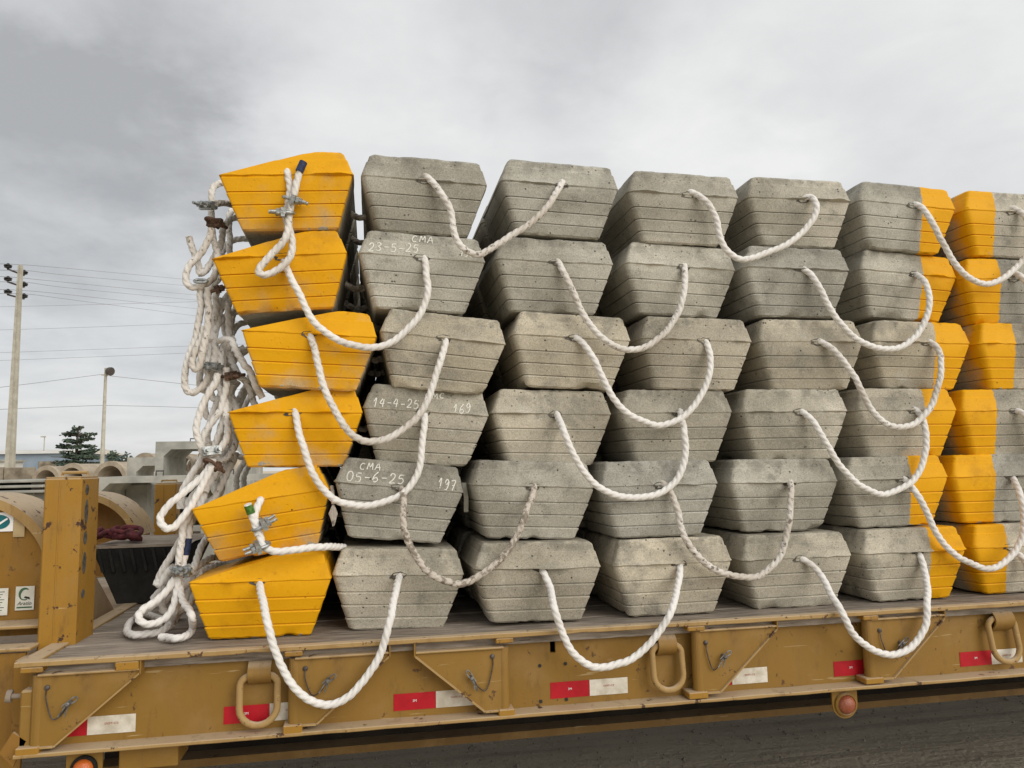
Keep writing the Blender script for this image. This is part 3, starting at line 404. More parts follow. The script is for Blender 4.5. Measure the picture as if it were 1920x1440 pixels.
CLIPS = [('eye_top', [-0.298, 0.15, 1.6248], [-0.3327, 0.1, 1.6225], 'steel'), ('eye_top', [-0.2927, 0.14, 1.5677], [-0.26, 0.2, 1.5563], 'rust'), ('long_bight', [-0.2821, 0.14, 1.2857], [-0.253, 0.14, 1.297], 'rust'),
 ('clamped', [-0.2636, 0.17, 0.9967], [-0.2979, 0.12, 0.9877], 'steel'), ('clamped', [-0.2295, 0.17, 0.9594], [-0.179, 0.15, 0.9593], 'rust'), ('clamped', [-0.2711, 0.12, 0.669], [-0.2445, 0.06, 0.6751], 'steel'),
 ('eye_lower', [-0.27, 0.11, 0.6271], [-0.2487, 0.15, 0.6009], 'rust'), ('floor_loop', [-0.375, 0.15, 0.2344], [-0.3316, 0.09, 0.229], 'steel'), ('brown_strand', [-0.352, 0.14, 0.2231], [-0.3697, 0.08, 0.2471], 'steel'),
 ('face_eye', [0.0197, -0.055, 1.6005], [0.078, -0.06, 1.5851], 'steel'), ('face_eye', [0.0172, -0.06, 1.5432], [-0.0367, -0.07, 1.5414], 'steel'),
 ('face_tail', [-0.0723, -0.035, 0.3942], [-0.0441, -0.03, 0.4098], 'steel'), ('face_tail', [-0.0503, -0.055, 0.3319], [-0.0917, -0.065, 0.3179], 'steel')]
THIMBLE = [-0.3192, 0.1, 1.3167]
TAPES = {'navy': [[0.0696, -0.05, 1.7462], [0.0548, -0.053, 1.7066]], 'green': [[-0.108, -0.03, 0.47], [-0.0979, -0.027, 0.4413]], 'blue': [[-0.3463, 0.145, 0.3485], [-0.3501, 0.145, 0.3174], [-0.3549, 0.145, 0.2885]]}
# ================================================================== helpers
random.seed(7)
GROUND_Z = -0.95

class MB:
    """collects faces, then links them as ONE mesh object"""
    def __init__(s): s.v = []; s.f = []; s.m = []
    def add(s, vs, fs, mat=0):
        o = len(s.v); s.v.extend([tuple(v) for v in vs])
        for f in fs: s.f.append([i + o for i in f]); s.m.append(mat)
    def box(s, x0, x1, y0, y1, z0, z1, bev=0.0, mat=0):
        if bev <= 0:
            vs = [(x0, y0, z0), (x1, y0, z0), (x1, y1, z0), (x0, y1, z0), (x0, y0, z1), (x1, y0, z1), (x1, y1, z1), (x0, y1, z1)]
            s.add(vs, [(0, 3, 2, 1), (4, 5, 6, 7), (0, 1, 5, 4), (1, 2, 6, 5), (2, 3, 7, 6), (3, 0, 4, 7)], mat)
            return
        b = min(bev, (x1 - x0) / 2.2, (y1 - y0) / 2.2, (z1 - z0) / 2.2)
        rings = []
        for z, i in ((z0, b), (z0 + b, 0), (z1 - b, 0), (z1, b)):
            c = [(x0 + i + (b - i), y0 + i), (x1 - i - (b - i), y0 + i), (x1 - i, y0 + i + (b - i)), (x1 - i, y1 - i - (b - i)),
                 (x1 - i - (b - i), y1 - i), (x0 + i + (b - i), y1 - i), (x0 + i, y1 - i - (b - i)), (x0 + i, y0 + i + (b - i))]
            rings.append([(x, y, z) for x, y in c])
        s.rings(rings, cap=True, mat=mat)
    def rings(s, rings, cap=False, closed=True, mat=0):
        n = len(rings[0]); vs = [p for r in rings for p in r]; fs = []
        for a in range(len(rings) - 1):
            for i in range(n if closed else n - 1):
                j = (i + 1) % n
                fs.append((a * n + i, a * n + j, (a + 1) * n + j, (a + 1) * n + i))
        if cap:
            fs.append(tuple(reversed(range(n)))); fs.append(tuple(range((len(rings) - 1) * n, len(rings) * n)))
        s.add(vs, fs, mat)
    def prism_y(s, poly, y0, y1, mat=0):           # poly of (x, z), anticlockwise seen from -y
        s.rings([[(x, y1, z) for x, z in poly], [(x, y0, z) for x, z in poly]], cap=True, mat=mat)
    def tube(s, pts, r, n=8, cap=True, mat=0, closed=False):
        pts = [Vector(p) for p in pts]; rr = r if isinstance(r, (list, tuple)) else [r] * len(pts)
        rings = []; N = None
        for i, p in enumerate(pts):
            if closed: t = (pts[(i + 1) % len(pts)] - pts[i - 1])
            else: t = pts[min(i + 1, len(pts) - 1)] - pts[max(i - 1, 0)]
            t.normalize()
            if N is None: N = t.orthogonal().normalized()
            else:
                N = N - t * N.dot(t)
                N = N.normalized() if N.length > 1e-6 else t.orthogonal().normalized()
            B = t.cross(N)
            rings.append([p + (N * math.cos(2 * math.pi * k / n) + B * math.sin(2 * math.pi * k / n)) * rr[i] for k in range(n)])
        if closed: rings.append(rings[0])
        s.rings(rings, cap=cap and not closed, mat=mat)
    def lathe(s, c, axis, prof, n=16, mat=0):       # prof: (distance along axis, radius)
        c = Vector(c); a = Vector(axis).normalized(); N = a.orthogonal().normalized(); B = a.cross(N)
        s.rings([[c + a * h + (N * math.cos(2 * math.pi * k / n) + B * math.sin(2 * math.pi * k / n)) * r for k in range(n)] for h, r in prof], cap=True, mat=mat)
    def build(s, name, mats, parent=None, smooth=0, offset=None):
        me = bpy.data.meshes.new(name)
        vs = s.v
        if offset is not None: vs = [(v[0] - offset[0], v[1] - offset[1], v[2] - offset[2]) for v in vs]
        me.from_pydata(vs, [], s.f)
        if not isinstance(mats, (list, tuple)): mats = [mats]
        for m in mats: me.materials.append(m)
        if len(mats) > 1: me.polygons.foreach_set('material_index', s.m)
        if smooth:
            me.polygons.foreach_set('use_smooth', [True] * len(me.polygons))
            me.set_sharp_from_angle(angle=math.radians(smooth))
        me.update()
        return link(name, me, parent)

def link(name, me, parent=None):
    o = bpy.data.objects.new(name, me); COL.objects.link(o)
    if parent is not None: o.parent = parent
    return o
def tag(o, label=None, cat=None, group=None, kind=None):
    if label: o['label'] = label
    if cat: o['category'] = cat
    if group: o['group'] = group
    if kind: o['kind'] = kind
    return o
def empty(name, loc=(0, 0, 0), rot=(0, 0, 0)):
    o = bpy.data.objects.new(name, None); COL.objects.link(o)
    o.location = loc; o.rotation_euler = rot; o.empty_display_size = 0.1
    return o
def place(o, loc): o.location = loc; return o
def catmull(pts, step):
    P = [Vector(p) for p in pts]; out = []
    for i in range(len(P) - 1):
        p0 = P[i - 1] if i else P[0] * 2 - P[1]
        p1, p2 = P[i], P[i + 1]
        p3 = P[i + 2] if i + 2 < len(P) else P[-1] * 2 - P[-2]
        n = max(1, int((p2 - p1).length / step))
        for k in range(n):
            t = k / n
            out.append(0.5 * ((2 * p1) + (p2 - p0) * t + (2 * p0 - 5 * p1 + 4 * p2 - p3) * t * t + (3 * p1 - p0 - 3 * p2 + p3) * t ** 3))
    out.append(P[-1]); return out

# ================================================================== materials
class NT:
    def __init__(s, name):
        s.m = bpy.data.materials.new(name); s.m.use_nodes = True
        s.t = s.m.node_tree; s.t.nodes.clear()
        s.out = s.n('ShaderNodeOutputMaterial'); s.b = s.n('ShaderNodeBsdfPrincipled')
        s.l(s.b.outputs[0], s.out.inputs[0])
    def n(s, k): return s.t.nodes.new(k)
    def l(s, a, b): s.t.links.new(a, b)
    def val(s, sock, v):
        if isinstance(v, (int, float)): sock.default_value = v
        elif isinstance(v, (tuple, list)): sock.default_value = tuple(v) + ((1,) if len(v) == 3 and len(sock.default_value) == 4 else ())
        else: s.l(v, sock)
    def math(s, op, a, b=0.0, clamp=False):
        n = s.n('ShaderNodeMath'); n.operation = op; n.use_clamp = clamp
        s.val(n.inputs[0], a); s.val(n.inputs[1], b); return n.outputs[0]
    def coord(s, rand=True, scale=(1, 1, 1)):
        tc = s.n('ShaderNodeTexCoord'); v = tc.outputs['Object']
        if rand:
            oi = s.n('ShaderNodeObjectInfo'); ad = s.n('ShaderNodeVectorMath'); ad.operation = 'ADD'
            sc = s.n('ShaderNodeVectorMath'); sc.operation = 'SCALE'; sc.inputs[0].default_value = (37.0, 91.0, 53.0)
            s.l(oi.outputs['Random'], sc.inputs['Scale']); s.l(v, ad.inputs[0]); s.l(sc.outputs[0], ad.inputs[1]); v = ad.outputs[0]
        if scale != (1, 1, 1):
            mp = s.n('ShaderNodeMapping'); mp.inputs['Scale'].default_value = scale; s.l(v, mp.inputs[0]); v = mp.outputs[0]
        return v
    def noise(s, v, scale, detail=4, rough=0.55, dist=0.0, lo=0.0, hi=1.0):
        n = s.n('ShaderNodeTexNoise'); n.inputs['Scale'].default_value = scale; n.inputs['Detail'].default_value = detail
        n.inputs['Roughness'].default_value = rough; n.inputs['Distortion'].default_value = dist
        s.l(v, n.inputs['Vector']); o = n.outputs['Fac']
        if (lo, hi) != (0.0, 1.0): o = s.ramp(o, lo, hi)
        return o
    def ramp(s, v, lo, hi, a=0.0, b=1.0):
        n = s.n('ShaderNodeMapRange'); n.interpolation_type = 'SMOOTHSTEP'
        n.inputs[1].default_value = lo; n.inputs[2].default_value = hi; n.inputs[3].default_value = a; n.inputs[4].default_value = b
        s.val(n.inputs[0], v); return n.outputs[0]
    def vor(s, v, scale):
        n = s.n('ShaderNodeTexVoronoi'); n.inputs['Scale'].default_value = scale; s.l(v, n.inputs['Vector']); return n
    def mix(s, f, a, b, mode='MIX'):
        n = s.n('ShaderNodeMix'); n.data_type = 'RGBA'; n.blend_type = mode
        s.val(n.inputs[0], f); s.val(n.inputs[6], a); s.val(n.inputs[7], b); return n.outputs[2]
    def attr(s, name):
        n = s.n('ShaderNodeAttribute'); n.attribute_type = 'OBJECT'; n.attribute_name = name; return n.outputs['Fac']
    def bump(s, h, strength=0.3, dist=0.01):
        n = s.n('ShaderNodeBump'); n.inputs['Strength'].default_value = strength; n.inputs['Distance'].default_value = dist
        s.l(h, n.inputs['Height']); s.l(n.outputs[0], s.b.inputs['Normal'])
    def up(s, lo=0.5, hi=0.95):
        g = s.n('ShaderNodeNewGeometry'); sp = s.n('ShaderNodeSeparateXYZ'); s.l(g.outputs['Normal'], sp.inputs[0]); return s.ramp(sp.outputs[2], lo, hi)
    def fin(s, col, rough=0.7, metal=0.0, spec=0.3):
        s.val(s.b.inputs['Base Color'], col); s.val(s.b.inputs['Roughness'], rough); s.val(s.b.inputs['Metallic'], metal)
        s.b.inputs['Specular IOR Level'].default_value = spec; return s.m

def concrete_nodes(N):
    v = N.coord(); vs = N.coord(scale=(1.0, 1.0, 7.0))
    big = N.noise(v, 2.4, 3, 0.5); med = N.noise(v, 11, 6, 0.68); fine = N.noise(v, 95, 3, 0.6); grain = N.noise(v, 210, 2, .6); streak = N.noise(vs, 5.5, 4, 0.55)
    tint = N.attr('tint')
    tb = N.n('ShaderNodeTexCoord'); sb_ = N.n('ShaderNodeSeparateXYZ'); N.l(tb.outputs['Object'], sb_.inputs[0])
    idx = 0.0
    for zb_ in (.047, .095, .143, .2056, .264): idx = N.math('ADD', N.math('GREATER_THAN', sb_.outputs[2], zb_), idx)
    oi_ = N.n('ShaderNodeObjectInfo'); wn_ = N.n('ShaderNodeTexWhiteNoise'); wn_.noise_dimensions = '2D'
    cb_ = N.n('ShaderNodeCombineXYZ'); N.l(idx, cb_.inputs[0]); N.l(N.math('MULTIPLY', oi_.outputs['Random'], 97.0), cb_.inputs[1]); N.l(cb_.outputs[0], wn_.inputs['Vector'])
    band = N.math('MULTIPLY', N.ramp(wn_.outputs['Value'], 0, 1, .91, 1.07), N.ramp(oi_.outputs['Random'], 0, 1, .84, 1.10))
    bc_ = N.n('ShaderNodeCombineColor')
    for i_ in range(3): N.l(band, bc_.inputs[i_])
    base = N.mix(tint, (0.405, 0.390, 0.338), (0.515, 0.455, 0.348))
    base = N.mix(1.0, base, bc_.outputs[0], 'MULTIPLY')
    c = N.mix(N.ramp(big, .3, .7), N.mix(1.0, base, (.66, .65, .63), 'MULTIPLY'), N.mix(1.0, base, (1.12, 1.12, 1.13), 'MULTIPLY'))
    c = N.mix(N.math('MULTIPLY', N.ramp(streak, .50, .72), .30), c, (0.23, 0.218, 0.185))
    c = N.mix(N.math('MULTIPLY', N.ramp(med, .60, .80), .45), c, (0.52, 0.50, 0.44))
    c = N.mix(N.math('MULTIPLY', N.ramp(med, .46, .28), .75), c, (0.20, 0.19, 0.16))
    blot = N.noise(v, 5.2, 6, .62, .4); c = N.mix(N.math('MULTIPLY', N.ramp(blot, .53, .68), .62), c, (0.205, 0.19, 0.155)); c = N.mix(N.math('MULTIPLY', N.ramp(blot, .42, .28), .40), c, (0.56, 0.54, 0.47))
    c = N.mix(N.math('MULTIPLY', N.ramp(fine, .35, .75), .20), c, (0.50, 0.49, 0.45))
    c = N.mix(N.ramp(grain, .34, .66), N.mix(1.0, c, (.82, .82, .81), 'MULTIPLY'), N.mix(1.0, c, (1.13, 1.13, 1.12), 'MULTIPLY'))
    vo2 = N.vor(v, 95); pit2 = N.math('MULTIPLY', N.ramp(vo2.outputs['Distance'], .24, .12), N.ramp(N.noise(v, 23, 3), .48, .60))
    c = N.mix(N.math('MULTIPLY', pit2, .65), c, (0.07, 0.065, 0.055))
    vo = N.vor(v, 42); pit = N.ramp(vo.outputs['Distance'], .20, .10)
    sel = N.ramp(N.noise(v, 17, 2), .56, .62)
    # the upper bevel and the top were the trowelled side of the cast: rougher, more holes
    tcn = N.n('ShaderNodeTexCoord'); sp = N.n('ShaderNodeSeparateXYZ'); N.l(tcn.outputs['Object'], sp.inputs[0])
    topz = N.ramp(sp.outputs[2], .21, .29)
    sel2 = N.math('MAXIMUM', sel, N.math('MULTIPLY', topz, N.ramp(N.noise(v, 9, 3), .42, .6)))
    pit = N.math('MULTIPLY', pit, sel2)
    c = N.mix(N.math('MULTIPLY', pit, .85), c, (0.045, 0.042, 0.036))
    c = N.mix(N.math('MULTIPLY', N.math('MULTIPLY', topz, N.ramp(N.noise(v, 13, 5, .65), .44, .62)), .50), c, (0.12, 0.112, 0.095))
    h = N.math('ADD', N.math('MULTIPLY', fine, .35), N.math('SUBTRACT', N.math('MULTIPLY', med, .8), N.math('MULTIPLY', pit, 1.0)))
    return v, c, h, sp, med, fine

def mat_concrete():
    N = NT('concrete'); v, c, h, sp, med, fine = concrete_nodes(N)
    N.bump(h, .55, .006); return N.fin(c, .92, spec=.2)

def yellow_col(N, v, med, fine):
    c = N.mix(N.noise(v, 4, 4), (0.655, 0.308, 0.001), (0.785, 0.395, 0.002))
    c = N.mix(N.math('MULTIPLY', N.ramp(fine, .45, .75), .25), c, (0.80, 0.42, 0.02))
    c = N.mix(N.math('MULTIPLY', N.ramp(N.noise(v, 26, 5, .7), .60, .72), .5), c, (0.42, 0.165, 0.004))
    c = N.mix(N.math('MULTIPLY', N.ramp(N.noise(v, 5, 6, .7), .50, .74), .50), c, (0.42, 0.185, 0.006))
    d = N.vor(v, 30); c = N.mix(N.math('MULTIPLY', N.ramp(d.outputs['Distance'], .13, .07), N.ramp(N.noise(v, 12, 2), .60, .66)), c, (0.05, 0.03, 0.012))
    return c

def mat_painted():
    """concrete with a coat of yellow over the part between paint_from and paint_to along the block"""
    N = NT('painted_concrete'); v, c, h, sp, med, fine = concrete_nodes(N)
    y = yellow_col(N, v, med, fine)
    wob = N.math('MULTIPLY', N.math('SUBTRACT', N.noise(v, 26, 5, .7), .5), .026)
    x = N.math('ADD', sp.outputs[0], wob)
    a = N.math('MULTIPLY', N.ramp(N.math('SUBTRACT', x, N.attr('paint_from')), -.003, .003), N.ramp(N.math('SUBTRACT', x, N.attr('paint_to')), .003, -.003))
    dep = N.math('ADD', sp.outputs[1], N.math('MULTIPLY', N.noise(v, 9, 4), .16))
    a = N.math('MULTIPLY', a, N.ramp(N.math('SUBTRACT', dep, N.attr('paint_deep')), .05, -.05))
    # bare patches near the bottom edge and a few chips
    chip = N.math('SUBTRACT', N.noise(v, 14, 5, .6), N.math('MULTIPLY', N.ramp(sp.outputs[2], 0.035, 0.0), .16))
    a = N.math('MULTIPLY', a, N.ramp(chip, .240, .247))
    c = N.mix(a, c, y)
    N.bump(N.math('ADD', h, N.math('MULTIPLY', a, -.15)), .42, .005)
    return N.fin(c, N.math('SUBTRACT', .92, N.math('MULTIPLY', a, .30)), spec=.22)

def mat_rope():
    N = NT('rope_fibre'); v = N.coord()
    dirt = N.attr('dirt')
    c = N.mix(N.noise(v, 60, 3), (0.70, 0.675, 0.635), (0.83, 0.81, 0.785))
    # soiling reaches further where the rope was dragged or spattered
    f = N.ramp(N.math('ADD', N.noise(v, 7, 4, .6), N.math('MULTIPLY', dirt, .42)), .62, .92)
    c = N.mix(N.math('MULTIPLY', f, .55), c, (0.36, 0.29, 0.21))
    sp = N.ramp(N.math('ADD', N.noise(v, 48, 3, .65), N.math('MULTIPLY', dirt, .20)), .70, .80)
    c = N.mix(N.math('MULTIPLY', sp, N.math('MULTIPLY', dirt, 1.5, True)), c, (0.12, 0.10, 0.08))
    c = N.mix(N.math('MULTIPLY', dirt, .30), c, (0.50, 0.43, 0.345))
    N.bump(N.noise(v, 260, 2), .4, .002)
    return N.fin(c, .85, spec=.25)

def mat_paint(name, a, b, dust=.75, rust=.5, rough=.5):
    """oily tan yellow machine paint: dust on what faces up, rust where chipped"""
    N = NT(name); v = N.coord(False)
    c = N.mix(N.noise(v, 1.7, 4, .55), a, b)
    sv = N.coord(False, (1, 1, .18)); c = N.mix(N.math('MULTIPLY', N.noise(sv, 9, 5, .65, lo=.48, hi=.72), .45), c, (0.20, 0.105, 0.028))
    c = N.mix(N.math('MULTIPLY', N.noise(v, 6, 5, .6, lo=.46, hi=.74), .40), c, (0.32, 0.195, 0.072))
    c = N.mix(N.math('MULTIPLY', N.up(.45, .9), N.math('ADD', dust - .25, N.math('MULTIPLY', N.noise(v, 14, 4), .4))), c, (0.50, 0.40, 0.285))
    c = N.mix(N.math('MULTIPLY', N.noise(N.coord(False, (1.6, 1, .5)), 13, 6, .7, lo=.54, hi=.72), .40), c, (0.095, 0.053, 0.02))
    sc_ = N.noise(N.coord(False, (.35, 1, 4.5)), 16, 3, .5, lo=.70, hi=.735); c = N.mix(N.math('MULTIPLY', sc_, .5), c, (0.50, 0.38, 0.20))
    r = N.math('MULTIPLY', N.noise(v, 21, 5, .68, lo=.655 - .055 * rust, hi=.685 - .055 * rust), min(1.0, rust + .25))
    c = N.mix(r, c, (0.060, 0.026, 0.014))
    N.bump(N.math('SUBTRACT', N.noise(v, 34, 4), N.math('MULTIPLY', r, .6)), .16, .004)
    return N.fin(c, N.math('ADD', rough, N.math('MULTIPLY', N.noise(v, 9, 3), .25)), spec=.4)

def mat_simple(name, a, b, scale=8, rough=.7, metal=0.0, bumps=.2, bscale=40, rand=True, spec=.3):
    N = NT(name); v = N.coord(rand)
    c = N.mix(N.noise(v, scale, 5, .6, lo=.3, hi=.7), a, b)
    if bumps: N.bump(N.noise(v, bscale, 4, .6), bumps, .01)
    return N.fin(c, rough, metal, spec)

def mat_plank():
    N = NT('deck_wood'); v = N.coord(); g = N.coord(scale=(1.2, 14, 14))
    c = N.mix(N.noise(g, 5, 6, .62, lo=.32, hi=.68), (0.14, 0.112, 0.088), (0.33, 0.285, 0.235))
    c = N.mix(N.math('MULTIPLY', N.noise(v, 3.5, 5, .6, lo=.45, hi=.75), .6), c, (0.42, 0.355, 0.29))
    cr = N.ramp(N.noise(N.coord(scale=(1.0, 24, 24)), 5, 4, .6), .36, .30)
    c = N.mix(N.math('MULTIPLY', cr, .8), c, (0.03, 0.023, 0.018))
    N.bump(N.math('SUBTRACT', N.noise(g, 9, 4), cr), .5, .008); return N.fin(c, .88, spec=.2)

def mat_ground():
    N = NT('yard_ground'); v = N.coord(False)
    tr = N.coord(False, (.12, 2.6, 1))
    dark = N.mix(N.noise(v, 2.3, 6, .6), (0.33, 0.285, 0.22), (0.50, 0.435, 0.335))
    dark = N.mix(N.math('MULTIPLY', N.noise(tr, 3.2, 5, .65, lo=.46, hi=.66), .45), dark, (0.20, 0.17, 0.13))
    stones = N.vor(v, 38)
    dark = N.mix(N.math('MULTIPLY', N.ramp(stones.outputs['Distance'], .26, .12), N.noise(v, 4, 3, lo=.5, hi=.62)), dark, (0.30, 0.27, 0.225))
    sand = N.mix(N.noise(v, .6, 6, .6), (0.47, 0.39, 0.28), (0.66, 0.57, 0.43))
    tcn = N.n('ShaderNodeTexCoord'); sp = N.n('ShaderNodeSeparateXYZ'); N.l(tcn.outputs['Object'], sp.inputs[0])
    yn = N.math('ADD', sp.outputs[1], N.math('MULTIPLY', N.noise(v, 1.2, 4), 1.6))
    far = N.math('MAXIMUM', N.ramp(yn, 4.2, 6.4), N.ramp(yn, .9, -.4))  # second ramp adds pale unseen ground before the trailer, to bounce light up
    c = N.mix(far, dark, sand)
    h = N.math('ADD', N.noise(v, 26, 6, .65), N.math('MULTIPLY', N.noise(tr, 7, 5, .6), .7))
    N.bump(h, .8, .05); return N.fin(c, .95, spec=.15)

M = {}
M['concrete'] = mat_concrete(); M['painted'] = mat_painted(); M['rope'] = mat_rope()
M['tan'] = mat_paint('tan_paint', (0.212, 0.112, 0.014), (0.278, 0.152, 0.025))
M['tan_post'] = mat_paint('post_paint', (0.29, 0.142, 0.012), (0.365, 0.190, 0.022), rust=1.0)
M['tan_edge'] = mat_paint('edge_paint', (0.31, 0.190, 0.062), (0.42, 0.275, 0.112), rust=.7)
M['tan_panel'] = mat_paint('panel_paint', (0.235, 0.112, 0.009), (0.285, 0.142, 0.015), rust=.3)
M['tan_dusty'] = mat_simple('dusty_tan_plate', (0.26, 0.18, 0.105), (0.36, 0.265, 0.17), 7, .85, 0, .2, 40)
M['under_paint'] = mat_paint('undercarriage_paint', (0.22, 0.10, 0.012), (0.28, 0.14, 0.02), rust=.3)
M['dull_under'] = mat_paint('dull_underframe_paint', (0.13, 0.068, 0.014), (0.17, 0.094, 0.02), rust=.4, dust=.4)
M['under_shade'] = mat_simple('shaded_underside', (0.012, 0.009, 0.006), (0.03, 0.022, 0.014), 6, .9, 0, .3, 30)  # near-black colour stands in for the deep shade under the deck
M['plank'] = mat_plank(); M['ground'] = mat_ground()
M['steel'] = mat_simple('galvanised_steel', (0.26, 0.275, 0.275), (0.50, 0.52, 0.51), 60, .48, .85, .15, 120)
M['rust'] = mat_simple('rusty_steel', (0.07, 0.045, 0.035), (0.20, 0.12, 0.08), 50, .75, .35, .3, 140)
M['pin'] = mat_simple('dull_pin_steel', (0.10, 0.095, 0.088), (0.30, 0.29, 0.275), 50, .5, .6, .2, 90)
M['dark_steel'] = mat_simple('dark_steel', (0.05, 0.042, 0.038), (0.14, 0.12, 0.11), 50, .55, .6, .2, 90)
M['black'] = mat_simple('black_rubber', (0.010, 0.010, 0.009), (0.026, 0.025, 0.022), 9, .8, 0, .4, 30)
M['dusty'] = mat_simple('dusty_rubber', (0.22, 0.175, 0.135), (0.36, 0.30, 0.24), 9, .95, 0, .4, 30)
M['red_tape'] = mat_simple('red_reflector', (0.36, 0.006, 0.014), (0.46, 0.010, 0.020), 14, .42, 0, .08, 260)
M['white_tape'] = mat_simple('white_reflector', (0.48, 0.43, 0.34), (0.74, 0.70, 0.61), 16, .5, 0, .08, 260)
M['white'] = mat_simple('white_print', (0.80, 0.78, 0.76), (0.84, 0.82, 0.80), 10, .6, 0, 0)
M['red_print'] = mat_simple('red_print', (0.40, 0.10, 0.07), (0.48, 0.16, 0.11), 10, .6, 0, 0)
M['paper'] = mat_simple('weathered_paper', (0.55, 0.53, 0.46), (0.70, 0.69, 0.62), 12, .6, 0, 0)
M['teal'] = mat_simple('teal_print', (0.008, 0.10, 0.13), (0.012, 0.15, 0.16), 12, .5, 0, 0)
M['green'] = mat_simple('green_print', (0.035, 0.085, 0.045), (0.06, 0.13, 0.07), 30, .6, 0, 0)
M['ink'] = mat_simple('black_print', (0.02, 0.02, 0.018), (0.035, 0.033, 0.03), 30, .6, 0, 0)
M['masking'] = mat_simple('masking_tape', (0.36, 0.26, 0.13), (0.46, 0.35, 0.19), 12, .7, 0, .1, 60)
M['hole'] = mat_simple('hole_shade', (0.05, 0.045, 0.038), (0.13, 0.12, 0.10), 60, .95, 0, .5, 120)  # dark colour stands in for the shade inside rope holes and post slots
M['chalk'] = mat_simple('chalk', (0.66, 0.645, 0.57), (0.80, 0.79, 0.73), 130, .95, 0, .3, 300)
M['amber'] = mat_simple('amber_lens', (0.46, 0.085, 0.012), (0.58, 0.14, 0.025), 20, .22, 0, .3, 160, spec=.6)
M['red_lens'] = mat_simple('faded_red_lens', (0.25, 0.062, 0.030), (0.34, 0.105, 0.05), 20, .35, 0, .3, 160, spec=.5)
M['navy'] = mat_simple('navy_tape', (0.012, 0.020, 0.055), (0.025, 0.04, 0.10), 90, .5, 0, .3, 200)
M['green_tape'] = mat_simple('green_tape', (0.03, 0.10, 0.012), (0.10, 0.22, 0.03), 90, .5, 0, .3, 200)
M['red_rope'] = mat_simple('dull_red_rope', (0.055, 0.012, 0.016), (0.155, 0.036, 0.040), 40, .85, 0, .4, 150)
M['precast'] = mat_simple('precast_concrete', (0.27, 0.265, 0.235), (0.42, 0.41, 0.36), 3, .92, 0, .3, 26)
M['pipe'] = mat_simple('pipe_concrete', (0.30, 0.245, 0.18), (0.46, 0.39, 0.30), 3, .92, 0, .3, 26)
M['wall'] = mat_simple('stained_wall', (0.13, 0.105, 0.075), (0.31, 0.265, 0.20), 2.2, .95, 0, .3, 12)
M['pole'] = mat_simple('pole_concrete', (0.36, 0.335, 0.27), (0.48, 0.455, 0.385), 3, .9, 0, .2, 30)
M['wire'] = mat_simple('wire', (0.20, 0.205, 0.22), (0.24, 0.245, 0.26), 3, .7, 0, 0)
M['blue_wall'] = mat_simple('blue_cladding', (0.20, 0.255, 0.315), (0.25, 0.305, 0.37), 1, .7, 0, 0)
M['roof'] = mat_simple('pale_roof', (0.55, 0.52, 0.46), (0.66, 0.64, 0.59), 1, .7, 0, 0)
M['bark'] = mat_simple('bark', (0.075, 0.062, 0.05), (0.13, 0.11, 0.09), 8, .9, 0, .3, 30)
def mat_leaf():
    N = NT('foliage'); g = N.n('ShaderNodeNewGeometry')
    c = N.mix(g.outputs['Random Per Island'], (0.030, 0.048, 0.034), (0.085, 0.112, 0.072))
    N.fin(c, .7, spec=.3); return N.m
M['leaf'] = mat_leaf()

def text_mesh(name, body, size, mat, parent, loc, rot=(math.pi / 2, 0, 0), shear=0.0, thick=.0006, xs=1.0):
    cu = bpy.data.curves.new(name, 'FONT'); cu.body = body; cu.size = size; cu.align_x = 'CENTER'; cu.align_y = 'CENTER'
    cu.shear = shear; cu.extrude = thick; cu.resolution_u = 3
    t = bpy.data.objects.new(name, cu); COL.objects.link(t)
    me = bpy.data.meshes.new_from_object(t.evaluated_get(bpy.context.evaluated_depsgraph_get()))
    bpy.data.objects.remove(t, do_unlink=True)
    me.materials.clear(); me.materials.append(mat)
    o = link(name, me, parent); o.location = loc; o.rotation_euler = rot; o.scale = (xs, 1, 1); return o

# ================================================================== ground
g = MB()
ys = [-60, -8, -3, 0, 1, 2, 3, 4, 5, 6, 8, 12, 20, 40, 90, 260, 900]
xs = [-900, -260, -90, -40, -20, -10, -6, -4, -2, 0, 2, 4, 6, 8, 12, 20, 40, 90, 260, 900]
g.add([(x, y, GROUND_Z) for y in ys for x in xs], [(j * len(xs) + i, j * len(xs) + i + 1, (j + 1) * len(xs) + i + 1, (j + 1) * len(xs) + i) for j in range(len(ys) - 1) for i in range(len(xs) - 1)])
tag(g.build('ground', M['ground']), kind='structure')
# loose gravel under and beyond the trailer: real little stones
g = MB(); rnd = random.Random(3)
for k in range(2600):
    x, y = rnd.uniform(-1.2, 7.5), rnd.uniform(.9, 3.6); r = rnd.uniform(.004, .014) * (1 if rnd.random() < .93 else 1.9)
    a = rnd.random() * 6.28; e_ = rnd.uniform(.6, 1)
    top = (x + rnd.uniform(-.3, .3) * r, y, GROUND_Z + r * .8)
    base = [(x + math.cos(a + q) * r * e_, y + math.sin(a + q) * r, GROUND_Z - .002) for q in (0, 1.4, 3.0, 4.5)]
    g.add(base + [top], [(0, 1, 4), (1, 2, 4), (2, 3, 4), (3, 0, 4)])
M['gravel'] = mat_simple('gravel_stone', (0.13, 0.115, 0.09), (0.24, 0.215, 0.175), 3, .95, 0, 0)
tag(g.build('gravel', M['gravel']), kind='stuff', label='loose grey gravel scattered on the dark ground under the trailer')
